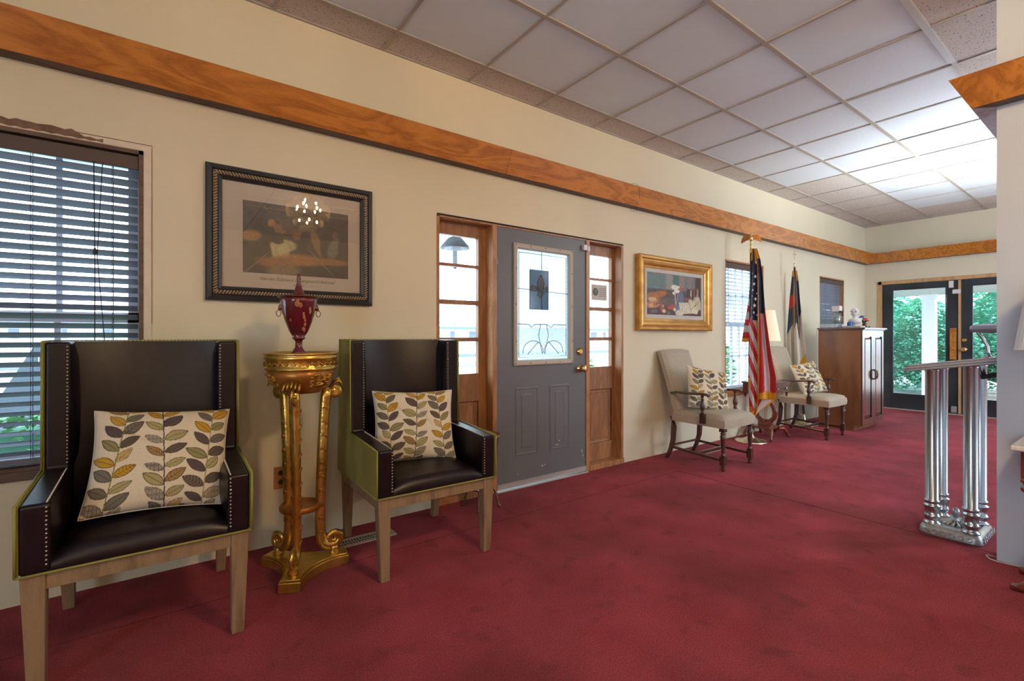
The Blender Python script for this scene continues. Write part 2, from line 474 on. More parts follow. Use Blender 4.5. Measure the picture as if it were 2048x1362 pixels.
# ceiling panels and grid
gx0, gs = 1.717, .6143
xs = [gx0 + gs * i for i in range(-8, 14)]
ys = [D, 2.628, 2.021, 1.415, .79] + [.79 - .6143 * k for k in range(1, 9)]
cb = MB(); gr = MB()
for i in range(len(xs) - 1):
    for j in range(len(ys) - 1):
        x0, x1 = max(xs[i], FLX0), min(xs[i + 1], E); y1, y0 = ys[j], max(ys[j + 1], FLY0)
        if x1 <= x0 or y1 <= y0: continue
        k = i - 8
        if j == 0 or (j >= 4 and k >= 0) or k >= 11: mi = 1
        elif k >= 7 and j <= 2: mi = 1 if j == 1 else 2
        else: mi = 0 if k < 3 else 2
        if j == 0 and k in (6, 8): mi = 1
        dz = random.uniform(0, .003)
        cb.bx(x0 + .002, x1 - .002, y0 + .002, y1 - .002, H + .004 + dz, H + .02, mi)
cb.bx(FLX0, E, FLY0, D, H + .021, H + .05, 0)
ceil = struct(cb.build('ceiling', ['tile_smooth', 'tile_fissured', 'tile_white']))
for x in xs:
    if FLX0 < x < E: gr.bx(x - .009, x + .009, FLY0, D, H - .002, H + .006)
for y in ys[1:]: gr.bx(FLX0, E, y - .013, y + .013, H - .004, H + .006)
gr.bx(FLX0, E, D - .015, D, H - .003, H + .006); gr.bx(E - .015, E, FLY0, D, H - .003, H + .006)
gr.build('ceiling_grid', 'grid_metal', ceil)
sb = MB().bx(-1, 4.12, .778, .812, H - .007, H - .001).build('ceiling_strip', 'strip_blue', ceil)


# crown boards: slanted board with a flat ledge below
def crown(name, plane, t, a0, a1, sgn, zb=2.307, mitre0=0, mitre1=0, ledgemat='ledge_wood', ledge=.08, top=.155):
    o0, o1, h = ledge, top, .152
    P = []
    for a, mt in ((a0, mitre0), (a1, mitre1)):
        for off, z in ((0, zb), (o0, zb), (o1, zb + h), (o1 - .018, zb + h), (0.0, zb + .02)):
            aa = a + mt * off
            P.append((aa, t + sgn * off, z) if plane == 'y' else (t + sgn * off, aa, z))
    fs = [(0, 1, 6, 5), (1, 2, 7, 6), (2, 3, 8, 7), (3, 4, 9, 8), (4, 0, 5, 9), (0, 4, 3, 2, 1), (5, 6, 7, 8, 9)]
    mb = MB(); mb.add(P, fs[:1], 1); mb.add(P, fs[1:], 0)
    return struct(mb.build(name, ['oak_trim', ledgemat]))


# long wall in boards butted together
for k, (a, b) in enumerate([(-3, 1.985), (1.988, 6.62), (6.622, E)]):
    crown('trim_%d' % (2 + k), 'y', D, a, b, -1, mitre1=-1 if k == 2 else 0)
crown('trim_5', 'x', E, D, FLY0 + .13, -1, mitre0=-1)
crown('trim_6', 'x', WR, .49, FLY0 + .13, -1, mitre0=1)
crown('trim_7', 'y', .49, WR, WR + .9, 1, mitre0=-1, ledgemat='wallpaper_blue')
# paint ridge and torn patch above the left window, seam on the long wall
pt = MB()
pt.bx(-2.0, -.044, D - .003, D, 2.022, 2.05); pt.bx(-.072, -.044, D - .003, D, 1.1, 2.022)
struct(pt.build('trim_8', 'patch_white'))
pb = MB(); n = 40
P = [(-1.08 + .86 * i / n, 2.024 + .004 * (i % 2)) for i in range(n + 1)] + [(-.22 - .86 * i / n, 2.05 + random.uniform(0, .014) - (.016 if i < 4 else 0)) for i in range(n + 1)]
pb.prism(P, D - .005, D - .001, 'xz'); pb.bx(-.62, -.04, D - .0045, D - .002, 2.049, 2.052)
pb.bx(-.044, -.042, D - .0045, D - .002, 1.2, 2.04)
struct(pb.build('trim_9', 'patch_brown'))


# ------------------------------------------------------------------ blinds and windows
def blind(name_label, x0, x1, z0, z1, y, tilt, pitch=.0425, depth=.046, cords=(), slatmat='blind_slat', group=None, low=True):
    t = thing('venetian_blind', name_label, 'blind', ((x0 + x1) / 2, y, z1))
    MB().bx(x0, x1, y - .035, y - .022, z1 - .075, z1 - .012).build('valance', 'blind_valance', t, bevel=.003)
    MB().bx(x0 + .003, x1 - .003, y - .02, y + .03, z1 - .05, z1 - .008).build('headrail', slatmat, t)
    sl = MB(); z = z1 - .095; R = Matrix.Rotation(tilt, 3, 'X')
    while z > z0 + .03:
        b = len(sl.v)
        sl.bx(x0 + .004, x1 - .004, y - depth / 2, y + depth / 2, z - .0014, z + .0014, rot=R)
        z -= pitch
    sl.build('slats', slatmat, t)
    MB().bx(x0 + .004, x1 - .004, y - depth / 2, y + depth / 2, z0 + .004, z0 + .02).build('bottom_rail', slatmat, t)
    cm = MB()
    for c in cords:
        for dy in (-depth / 2 - .001, depth / 2 + .001): cm.tube([(c, y + dy, z1 - .06), (c, y + dy, z0 + .02)], .0011, 5)
        cm.tube([(c + .003, y, z1 - .06), (c + .003, y, z0 + .02)], .0012, 5)
    cm.build('ladder_cord', 'cord_dark', t)
    if low:
        pc = MB(); xa = x1 - .16
        pc.tube([(xa, y - .04, z1 - .07), (xa + .004, y - .045, z1 - .55), (xa + .003, y - .045, z1 - 1.2)], .0022, 6)
        pc.tube([(xa + .03, y - .04, z1 - .07), (xa + .012, y - .044, z1 - .5), (xa + .045, y - .045, z1 - 1.0)], .0018, 6)
        pc.lathe([(.001, 0), (.006, -.01), (.008, -.03), (.002, -.035)], (xa + .004, y - .045, z1 - .46), 8)
        pc.build('pull_cord', 'cord_dark', t)
    return t


def window(num, x0, x1, z0, z1, meet, muntins, jamb, sash='sash_white', sillmat='ledge_wood', sill=True):
    """double hung window set back in the wall"""
    fr = MB(); t = .018
    fr.bx(x0, x0 + t, D, D + .16, z0, z1); fr.bx(x1 - t, x1, D, D + .16, z0, z1); fr.bx(x0, x1, D, D + .16, z1 - t, z1); fr.bx(x0, x1, D, D + .16, z0, z0 + t)
    w_ = fr.build('window_%d' % num, jamb); struct(w_)
    sa = MB(); ya, yb = D + .09, D + .135
    X0, X1 = x0 + t, x1 - t
    for (za, zb, yy) in ((z0 + t, meet + .02, ya), (meet - .02, z1 - t, yb)):
        sa.bx(X0, X0 + .045, yy, yy + .035, za, zb); sa.bx(X1 - .045, X1, yy, yy + .035, za, zb)
        sa.bx(X0, X1, yy, yy + .035, za, za + .05); sa.bx(X0, X1, yy, yy + .035, zb - .04, zb)
        for m_ in muntins: sa.bx(m_ - .011, m_ + .011, yy + .005, yy + .028, za, zb)
        sa.bx(X0, X1, yy + .005, yy + .028, (za + zb) / 2 - .01, (za + zb) / 2 + .01) if 2 < len(muntins) < 5 else None
    sa.build('sash', sash, w_)
    g = MB(); g.bx(X0, X1, ya + .015, ya + .018, z0 + t, meet); g.bx(X0, X1, yb + .015, yb + .018, meet, z1 - t); g.build('pane', 'window_glass', w_)
    if sill: MB().bx(x0 - .03, x1 + .03, D - .012, D + .09, z0 - .035, z0 + .004).build('sill', sillmat, w_, bevel=.003)
    return w_


window(1, *W1, 1.225, [-.385, -.73, -1.07, -1.41, -1.75], 'ledge_wood', sash='sash_white')
blind('dark wooden slatted blind drawn down over the large window behind the left chair', W1[0] + .02, W1[1] - .019, W1[2] + .03, W1[3] - .015, D + .045, math.radians(-28), cords=(-.46, -.19, -.95, -1.5))
window(2, *W2, 1.28, [5.2, 5.36, 5.52, 5.68], 'oak_casing', sillmat='oak_casing')
blind('slatted blind with light slats open in the window behind the striped flag', W2[0] + .02, W2[1] - .019, W2[2] + .035, W2[3] - .015, D + .045, math.radians(-8), cords=(5.2, 5.72), slatmat='sash_white', low=False)
window(3, *W3, 1.35, [7.95], 'oak_casing', sash='sash_brown', sillmat='oak_casing')
blind('dim half-closed slatted blind in the small window above the cabinet', W3[0] + .02, W3[1] - .019, W3[2] + .035, W3[3] - .015, D + .045, math.radians(-52), cords=(7.8, 8.2), low=False)

# ------------------------------------------------------------------ entrance: casing, sidelights, door
ef = MB()
ef.bx(1.925, 1.962, D - .004, D + .12, 0, 1.955); ef.bx(2.874, 2.916, D - .004, D + .12, 0, 1.955)
ef.bx(3.318, 3.345, D - .002, D + .13, 0, 1.962); ef.bx(1.474, 1.498, D, D + .13, 0, 1.955)
ef.bx(1.474, 3.345, D + .0, D + .13, 1.945, 1.962)
ef.bx(1.474, 1.925, D, D + .12, 0, .045); ef.bx(2.916, 3.345, D - .012, D + .12, 0, .045)
struct(ef.build('trim_10', 'oak_casing', bevel=.002))
dk = MB().bx(1.478, 3.342, D - .003, D + .002, 1.956, 1.966); dk.bx(1.48, 3.34, D - .0035, D, 1.962, 1.967); struct(dk.build('trim_11', 'dark_gap'))


def sidelight(num, x0, x1, gx0_, gx1_):
    y = D + .085; s_ = MB()
    rows = [(1.655, 1.853), (1.398, 1.634), (1.131, 1.366), (.870, 1.103)]
    s_.bx(x0, gx0_, y, y + .04, .045, 1.945); s_.bx(gx1_, x1, y, y + .04, .045, 1.945)
    s_.bx(gx0_, gx1_, y, y + .04, 1.853, 1.945)
    for a, b in ((1.634, 1.655), (1.366, 1.398), (1.103, 1.131)): s_.bx(gx0_, gx1_, y + .004, y + .036, a, b)
    s_.bx(gx0_, gx1_, y, y + .04, .67, .870); s_.bx(gx0_, gx1_, y, y + .04, .045, .20)
    o = s_.build('window_%d' % num, 'oak_sash', bevel=.002); struct(o)
    MB().ring(gx0_, gx1_, .20, .67, [(0, y + .004), (.0, y + .012), (.01, y + .018), (.03, y + .018), (.035, y + .012)], fill=True).build('raised_panel', 'oak_sash', o)
    MB().bx(gx0_, gx1_, y + .018, y + .021, .87, 1.853).build('pane', 'window_glass', o)
    return o


sidelight(4, 1.498, 1.925, 1.50, 1.858)
s5 = sidelight(5, 2.916, 3.318, 2.99, 3.285)
nt_ = MB(); nt_.bx(3.04, 3.235, D + .098, D + .1, 1.46, 1.60)
o = nt_.build('paper_notice', 'paper'); tag(o, 'small rectangular notice stuck on the right sidelight glass, second pane down', 'notice')
MB().lathe([(.001, 0), (.035, 0), (.035, .001), (.001, .0012)], (3.09, D + .0975, 1.535), 16, ax='y').build('printed_seal', 'tarp_grey', o)
ml = MB(); [ml.bx(3.135, 3.225, D + .0965, D + .098, 1.565 - .017 * i, 1.569 - .017 * i) for i in range(5)]; ml.build('printed_lines', 'tarp_grey', o)

dr = MB(); yF = D + .006                                       # front face of the door slab
dr.bx(1.964, 2.115, yF, yF + .045, .045, 1.945); dr.bx(2.72, 2.872, yF, yF + .045, .045, 1.945)
dr.bx(2.115, 2.72, yF, yF + .045, .045, .92); dr.bx(2.115, 2.72, yF, yF + .045, 1.843, 1.945)
door = struct(dr.build('door_1', 'door_grey'))
for (a, b) in ((2.135, 2.358), (2.474, 2.687)):
    MB().ring(a, b, .236, .752, [(0, yF + .001), (.0, yF - .002), (.010, yF - .004), (.022, yF + .0045), (.045, yF + .0045), (.062, yF - .004)], fill=True).build('raised_panel', 'door_grey', door)
MB().ring(2.114, 2.719, .918, 1.843, [(0, yF), (0, yF - .014), (.008, yF - .02), (.032, yF - .016), (.040, yF - .004), (.040, yF + .02)], close=False).build('glass_frame', 'beige_plastic', door)
sc = MB()
for x in (2.13, 2.27, 2.42, 2.57, 2.70):
    for z in (.934, 1.828): sc.lathe([(.001, 0), (.004, 0), (.004, .002), (.001, .003)], (x, yF - .019, z), 8, ax='y')
for z in (1.1, 1.38, 1.65):
    for x in (2.13, 2.703): sc.lathe([(.001, 0), (.004, 0), (.004, .002), (.001, .003)], (x, yF - .019, z), 8, ax='y')
sc.build('screw', 'dark_gap', door)
MB().bx(2.15, 2.685, yF + .012, yF + .016, .955, 1.805).build('textured_pane', 'textured_glass', door)
yc = yF + .009; cm = MB()
def came(pts, r=.0026): cm.tube([(x, yc, z) for x, z in pts], r, 5)
came([(2.175, 1.78), (2.66, 1.78), (2.66, .98), (2.175, .98), (2.175, 1.78)])
came([(2.15, 1.505), (2.685, 1.485)]); came([(2.15, 1.235), (2.27, 1.232), (2.30, 1.21), (2.33, 1.232), (2.45, 1.235), (2.50, 1.21), (2.53, 1.235), (2.66, 1.232)])
came([(2.40, 1.65), (2.40, 1.80)])
for sg in (-1, 1):
    cx_ = 2.42 + sg * .105
    came([(cx_ + .1 * math.cos(a), 1.02 + .085 * math.sin(a)) for a in np.linspace(-.1, PI + .1, 18)])
    came([(2.42 + sg * .012, 1.0), (2.42 + sg * .05, 1.15), (2.42 + sg * .03, 1.235)]); came([(2.42 + sg * .05, 1.10), (2.42 + sg * .16, 1.0)])
cm.build('leading', 'lead', door)
# small stained panel hung in front of the glass
sp = MB().bx(2.275, 2.462, yF + .002, yF + .006, 1.348, 1.655).build('stained_glass_panel', 'blue_glass', door)
def disc(c, rx, rz, y, n=24, rot=0): return [(c[0] + rx * math.cos(a) * math.cos(rot) - rz * math.sin(a) * math.sin(rot), c[1] + rx * math.cos(a) * math.sin(rot) + rz * math.sin(a) * math.cos(rot)) for a in np.linspace(0, 2 * PI, n, endpoint=False)]
pp = MB(); pp.prism([(2.385 + .026 * s_, z) for s_, z in ((0, 1.615), (1, 1.575), (1.15, 1.54), (.7, 1.50), (0, 1.49), (-.7, 1.50), (-1.15, 1.54), (-1, 1.575))], yF - .001, yF + .001, 'xz')
pp.prism(disc((2.315, 1.515), .038, .020, 0), yF - .001, yF + .001, 'xz'); pp.prism(disc((2.445, 1.515), .018, .016, 0), yF - .001, yF + .001, 'xz')
pp.build('pink_petals', 'pink_glass', sp)
MB().prism([(2.385, 1.435), (2.42, 1.47), (2.41, 1.49), (2.36, 1.49), (2.345, 1.46)], yF - .001, yF + .001, 'xz').build('green_leaves', 'green_glass', sp)
cm = MB(); yc = yF - .0015
came([(2.275, 1.495), (2.462, 1.488)]); came([(2.395, 1.35), (2.395, 1.49)]); came([(2.385, 1.62), (2.35, 1.56), (2.36, 1.50)]); came([(2.385, 1.62), (2.42, 1.56), (2.41, 1.50)])
came([(2.275, 1.35), (2.462, 1.35), (2.462, 1.655), (2.275, 1.655), (2.275, 1.35)], .0022)
came([(2.28, 1.50), (2.30, 1.535), (2.33, 1.53), (2.35, 1.50)]); cm.build('leading', 'lead', sp)
for z in (1.013, .871):
    kb = MB()
    if z > 1: kb.lathe([(.033, 0), (.033, .006), (.024, .012), (.022, .02), (.018, .022)], (2.80, yF, z), 24, ax='y'); kb.bx(2.797, 2.803, yF - .032, yF - .02, z - .014, z + .014)
    else: kb.lathe([(.034, 0), (.032, .006), (.014, .012), (.013, .035), (.028, .045), (.031, .058), (.024, .07), (.01, .073)], (2.805, yF, z), 24, ax='y')
    kb.build('deadbolt' if z > 1 else 'door_knob', 'brass', door)
for z in (1.72, 1.05, .25): MB().bx(1.951, 1.970, yF - .008, yF + .004, z - .05, z + .05).build('hinge', 'bronze', door)
MB().bx(2.828, 2.868, yF - .03, yF, 1.86, 1.905).build('latch_box', 'white_plastic', door, bevel=.003)
MB().bx(2.878, 2.902, D - .02, D - .002, 1.855, 1.90).build('latch_box', 'white_plastic', door, bevel=.003)
MB().bx(1.964, 2.872, yF - .012, yF + .03, .012, .05).build('door_sweep', 'alu', door)
MB().bx(1.955, 2.88, D - .03, D + .05, 0, .006).build('threshold', 'alu', door)
cp = MB()
for (x, z, a, b) in ((2.55, .27, .02, .004), (2.57, .3, .012, .008), (2.40, .125, .010, .012), (2.425, .13, .006, .008), (2.83, .18, .008, .02), (2.845, .14, .006, .014), (2.16, .1, .006, .004)):
    cp.prism([(x + a * math.cos(t) * random.uniform(.5, 1), z + b * math.sin(t) * random.uniform(.5, 1)) for t in np.linspace(0, 2 * PI, 9, endpoint=False)], yF - .0055 if z > .24 and x < 2.6 else yF - .001, yF - .0005, 'xz')
cp.build('paint_chips', 'chip_white', door)

# ------------------------------------------------------------------ double door in the end wall
X0 = E - .004
ce = MB(); ce.bx(X0 - .012, E + .12, 2.628, 2.680, 0, 2.012); ce.bx(X0 - .012, E + .12, .735, .787, 0, 2.012); ce.bx(X0 - .012, E + .12, .735, 2.68, 1.962, 2.015)
struct(ce.build('trim_12', 'pine_casing', bevel=.003))
struct(MB().bx(X0 - .03, E + .1, .787, 2.628, 0, .012).build('trim_13', 'beige_plastic'))
def leaf(num, ya, yb, ga, gb):
    l = MB(); xa, xb = E + .01, E + .055
    l.bx(xa, xb, ya, ga, .015, 1.958); l.bx(xa, xb, gb, yb, .015, 1.958); l.bx(xa, xb, ga, gb, .015, .235); l.bx(xa, xb, ga, gb, 1.875, 1.958)
    o = struct(l.build('door_%d' % num, 'door_black', bevel=.002))
    MB().ring(ga, gb, .235, 1.875, [(0, xa + .001), (0, xa - .006), (.012, xa - .004), (.016, xa + .004)], axis='x', close=False).build('glazing_bead', 'door_black', o)
    MB().bx(xa + .02, xa + .024, ga, gb, .235, 1.875).build('pane', 'window_glass', o)
    return o
dl = leaf(2, 1.722, 2.626, 1.852, 2.499); dr2 = leaf(3, .79, 1.694, .915, 1.584)
MB().bx(E - .006, E + .05, 1.694, 1.722, .015, 1.958).build('astragal', 'pine_casing', dl)
p_ = MB().bx(E - .004, E + .009, 1.742, 1.815, .80, 1.26).build('wood_push_plate', 'oak_trim', dl)
s_ = MB(); [s_.lathe([(.001, 0), (.006, 0), (.006, .002), (.001, .003)], (E - .004, 1.778, z), 8, ax='x') for z in (1.12, .95)]; s_.xf(Matrix.Identity(4)); s_.build('screw', 'dark_gap', p_)
def knob_x(prof, y, z): return MB().lathe([(r, -a) for r, a in prof], (E + .01, y, z), 20, ax='x')
knob_x([(.034, 0), (.034, .006), (.022, .016), (.02, .02)], 1.66, 1.085).build('deadbolt', 'brass', dr2)
knob_x([(.036, 0), (.034, .006), (.014, .012), (.013, .03), (.028, .04), (.031, .052), (.022, .064)], 1.66, .95).build('door_knob', 'brass', dr2)
for (y, z, a, b) in ((1.80, 1.90, .025, .05), (1.74, 1.79, .045, .03)): MB().bx(E - .012, E + .01, y - a, y + a, z - b, z + b).build('latch_box', 'white_plastic', dl, bevel=.003)
MB().bx(E - .008, E + .01, 1.74, 1.80, .03, .12).build('floor_bolt', 'alu', dl)

# ================================================================== furniture
def arc(cx, cz, r, a0, a1, n=8): return [(cx + r * math.cos(a), cz + r * math.sin(a)) for a in np.linspace(math.radians(a0), math.radians(a1), n)]


def make_wingback(label, loc, rz=0):
    t = thing('wingback_chair', label, 'chair', loc, rz, None)
    B = lambda mb, n, m, bev=0, par=t, seg=2: mb.build(n, m, par, bevel=bev, world=False, seg=seg)
    # legs
    for sx in (-1, 1):
        B(MB().taper(sx * .278, -.288, 0, .39, .021, .030, c1=(sx * .285, -.285)), 'leg', 'chair_wood', .003)
        B(MB().taper(sx * .272, .312, 0, .39, .019, .028, c1=(sx * .282, .275)), 'leg', 'chair_wood', .003)
    r = MB(); r.bx(-.256, .256, -.308, -.284, .335, .388); r.bx(-.256, .256, .27, .295, .335, .388)
    for sx in (-1, 1): r.bx(sx * .31, sx * .288, -.256, .25, .335, .388)
    B(r, 'seat_rail', 'chair_wood', .002)
    # side bodies: arm and wing in one upholstered slab, green outside
    poly = [(-.320, .392), (-.322, .612), (.085, .634), (.092, 1.118), (.285, 1.120), (.312, .392)]
    for sx in (-1, 1):
        a, b = (sx * .242, sx * .317)
        B(MB().prism(poly, min(a, b), max(a, b)), 'wing_arm', 'leather', .012, seg=3)
        g = [(y + (.004 if i in (0, 1) else 0), z) for i, (y, z) in enumerate(poly)]
        a, b = (sx * .316, sx * .325)
        B(MB().prism(g, min(a, b), max(a, b)), 'outer_panel', 'green_velvet', .003)
    # inner pads on the arms
    for sx in (-1, 1):
        u = np.linspace(0, 1, 14); v = np.linspace(0, 1, 10)
        P = np.array([[(sx * (.243 - .018 * math.sin(PI * a) ** .5 * math.sin(PI * c) ** .5), -.312 + .45 * a, .45 + .17 * c - .004) for c in v] for a in u])
        B(MB().grid(P), 'arm_pad', 'leather')
        P = np.array([[(sx * (.243 - .02 * math.sin(PI * a) ** .5 * math.sin(PI * c) ** .3), .098 + .14 * a, .62 + .49 * c) for c in v] for a in u])
        B(MB().grid(P), 'wing_pad', 'leather')
    # seat: domed cushion, rolled front edge
    nu, nv = 28, 24; P = np.zeros((nu, nv, 3))
    for i in range(nu):
        for j in range(nv):
            x = -.243 + .486 * i / (nu - 1); v = j / (nv - 1)
            e = (1 - abs(x / .243) ** 5)
            if v < .35:
                tt = v / .35; y = -.318 + .05 * (1 - math.cos(tt * PI / 2)); z = .395 + .068 * math.sin(tt * PI / 2) * (.55 + .45 * e)
                y -= .004 * math.sin(tt * PI)
            else:
                tt = (v - .35) / .65; y = -.268 + .45 * tt; z = .395 + .068 * (.55 + .45 * e) + .022 * math.sin(PI * min(1, tt * 1.2)) * e
            P[i, j] = (x, y, z)
    B(MB().grid(P), 'seat_cushion', 'leather')
    B(MB().bx(-.243, .243, -.29, .25, .385, .40), 'seat_base', 'dark_gap')
    # back: concave front, flat top
    P = np.zeros((24, 26, 3))
    for i in range(24):
        for j in range(26):
            x = -.243 + .486 * i / 23; v = j / 25
            dep = .150 + .045 * (1 - (x / .243) ** 2) - .02 * math.sin(PI * min(1, v * 1.0)) * (1 - (x / .243) ** 4)
            lean = .05 * v
            P[i, j] = (x, dep + lean - .0, .44 + .678 * v)
    bk = MB().grid(P)
    for i in range(23):   # top cap
        a, b = P[i, 25], P[i + 1, 25]
        bk.add([tuple(a), tuple(b), (b[0], .284, 1.120), (a[0], .284, 1.120)], [(0, 1, 2, 3)])
    bk.prism([(.262, .39), (.262, 1.10), (.284, 1.119), (.31, .39)], -.243, .243)
    B(bk, 'backrest', 'leather')
    B(MB().prism([(.312, .392), (.286, 1.118), (.291, 1.118), (.318, .392)], -.317, .317), 'back_panel', 'green_velvet')
    # piping
    pp = MB(); rr = .0042
    for sx in (-1, 1):
        o = [(sx * .323, y - (.002 if k < 3 else 0), z + .001) for k, (y, z) in enumerate(poly)]
        pp.tube([o[0], o[1]], rr, 6); pp.tube([o[1], o[2]], rr, 6); pp.tube([o[2], o[3]], rr, 6); pp.tube([o[3], o[4]], rr, 6); pp.tube([o[4], o[5]], rr, 6)
        pp.tube([o[0], o[5]], rr, 6)
    pp.tube([(-.323, -.322, .392), (.323, -.322, .392)], rr, 6); pp.tube([(-.32, .287, 1.121), (.32, .287, 1.121)], rr * .8, 6)
    B(pp, 'piping', 'piping')
    # nail heads
    def nails(p, q, nrm):
        nm = MB(); p, q = Vector(p), Vector(q); L_ = (q - p).length; k = int(L_ / .0135)
        for i in range(k + 1): c = p.lerp(q, i / k); nm.ball(tuple(c), .0034, 6, sc=(1, 1, 1))
        B(nm, 'nailhead_row', 'nail')
    for sx in (-1, 1):
        nails((sx * .252, -.3235, .42), (sx * .252, -.3235, .60), 0); nails((sx * .252, -.312, .614), (sx * .252, .07, .634), 0)
        nails((sx * .252, .083, .655), (sx * .252, .0895, 1.10), 0)
    nails((-.235, .262, 1.1205), (.235, .262, 1.1205), 0)
    return t


ch1 = make_wingback('dark leather wingback chair in front of the blind-covered window, left of the gilded stand', (-.045, 2.405, 0), 0)
ch2 = make_wingback('dark leather wingback chair with green sides between the gilded stand and the grey door', (1.115, 2.425, 0), math.radians(-1))


# ------------------------------------------------------------------ leaf-print pillows
def leaf_print(n, seed=3):
    rg = np.random.default_rng(seed)
    u, v = np.meshgrid(np.linspace(0, 1, n), np.linspace(0, 1, n), indexing='ij')
    C = np.ones((n, n, 3)) * np.array([.70, .63, .48]); C *= (1 + .04 * rg.standard_normal((n, n, 1)))
    pal = [(.50, .29, .02), (.50, .29, .02), (.11, .085, .06), (.26, .24, .10), (.10, .07, .075), (.36, .22, .08), (.17, .15, .11), (.38, .33, .14)]
    dark = np.array([.05, .035, .035])
    k = 0
    for (su, dv, lean, stem) in ((.19, .0, .05, (.22, .20, .06)), (.5, .05, -.03, (.05, .035, .04)), (.83, .02, .04, (.30, .28, .10))):
        for s in range(-1, 8):
            cv = dv + s * .132
            for sg in (-1, 1):
                cu = su + lean * (cv - .5) * 2; cvv = cv + (.03 if sg > 0 else 0)
                ang = math.radians(rg.uniform(26, 50)); L_ = rg.uniform(.155, .20); W_ = L_ * rg.uniform(.22, .28)
                du = (u - cu) * sg; dvv = v - cvv
                a = (du * math.cos(ang) + dvv * math.sin(ang)) / L_; b = (-du * math.sin(ang) + dvv * math.cos(ang)) / W_
                prof = np.where((a > 0) & (a < 1), np.sin(PI * np.clip(a, 0, 1)) ** .75 * (1.1 - .25 * a), 0)
                ins = (np.abs(b) < prof) & (a > 0.02) & (a < .99)
                col = np.array(pal[k % 8]); kind = k % 5; k = (k * 5 + 3 + int(rg.integers(0, 3))) % 97
                C[ins] = col
                edge = ins & (np.abs(b) > prof - .17); C[edge] = dark * .6 + col * .25
                mid = ins & (np.abs(b) < .06); C[mid] = dark + col * .2
                if kind in (0, 2):
                    vein = ins & (np.abs(np.sin((a * 7 - np.abs(b) * 1.2) * PI)) < .28); C[vein] = col * .5 + np.array([.3, .27, .2]) * .6 if kind else col * .35
                if kind == 3:
                    dots = ins & ((np.sin(u * 420) * np.sin(v * 390)) > .25); C[dots] = (.55, .5, .4)
        st = np.abs(u - (su + lean * (v - .5) * 2)) < .0042; C[st] = stem
    return C


PN = 230
PCOL = leaf_print(PN)


def pillow_mesh(wd, ht, th, seed):
    rg = np.random.default_rng(seed)
    def surf(n, sgn, wr):
        u, v = np.meshgrid(np.linspace(-1, 1, n), np.linspace(-1, 1, n), indexing='ij')
        e = np.clip((1 - u ** 2) * (1 - v ** 2), 0, 1)
        t = th / 2 * e ** .42
        x = u * wd / 2 * (1 - .07 * (1 - v ** 2) ** 1.0 * np.abs(u) ** 2 * -1 - .07); x = u * wd / 2 * (1 - .075 * (1 - v ** 2) * np.abs(u) ** 3)
        z = v * ht / 2 * (1 - .075 * (1 - u ** 2) * np.abs(v) ** 3)
        cr = 0
        for (cu, cv, dx, dz, am) in wr:
            s_ = (u - cu) * dx + (v - cv) * dz; q = -(u - cu) * dz + (v - cv) * dx
            cr = cr + am * np.exp(-(s_ / .06) ** 2) * np.exp(-(q / .45) ** 2)
        y = sgn * (t + cr * e)
        return np.stack([x, y, z], -1)
    wr = [(rg.uniform(-.6, .6), rg.uniform(-.6, .6), *(lambda a: (math.cos(a), math.sin(a)))(rg.uniform(0, PI)), rg.uniform(-.012, .008)) for _ in range(5)]
    wr.append((-.62, .55, .6, .8, -.022))
    return surf, wr


def pillow(label, c, wd, ht, th, tilt, roll, yaw, seed, flip=False):
    surf, wr = pillow_mesh(wd, ht, th, seed)
    t = thing('throw_pillow', label, 'pillow', c, yaw, None)
    M = Matrix.Rotation(tilt, 4, 'X') @ Matrix.Rotation(roll, 4, 'Y')
    P = surf(PN, -1, wr); Pm = P.reshape(-1, 3) @ np.array(M.to_3x3()).T
    cc = PCOL[::-1] if flip else PCOL
    MB().grid(Pm.reshape(P.shape), col=cc).build('printed_front', 'pillow_print', t, world=False)
    P = surf(40, 1, []); Pm = P.reshape(-1, 3) @ np.array(M.to_3x3()).T
    MB().grid(Pm.reshape(P.shape)).build('plain_back', 'pillow_back', t, world=False)
    # welt around the seam
    s = 40; E_ = []
    q = surf(s, -1, [])
    for i in range(s): E_.append(q[i, 0])
    for j in range(1, s): E_.append(q[s - 1, j])
    for i in range(s - 2, -1, -1): E_.append(q[i, s - 1])
    for j in range(s - 2, 0, -1): E_.append(q[0, j])
    MB().tube([tuple(M @ Vector(p)) for p in E_], .003, 6, closed=True).build('welt', 'pillow_back', t, world=False)
    return t


pillow('large leaf-print pillow slumped on the leftmost leather chair in front of the big window', (.0, 2.345, .655), .455, .42, .17, math.radians(-33), math.radians(5), math.radians(3), 1)
pillow('leaf-print pillow on the leather chair beside the grey door', (1.108, 2.41, .655), .44, .385, .14, math.radians(-19), math.radians(1.5), math.radians(-14), 2, True)


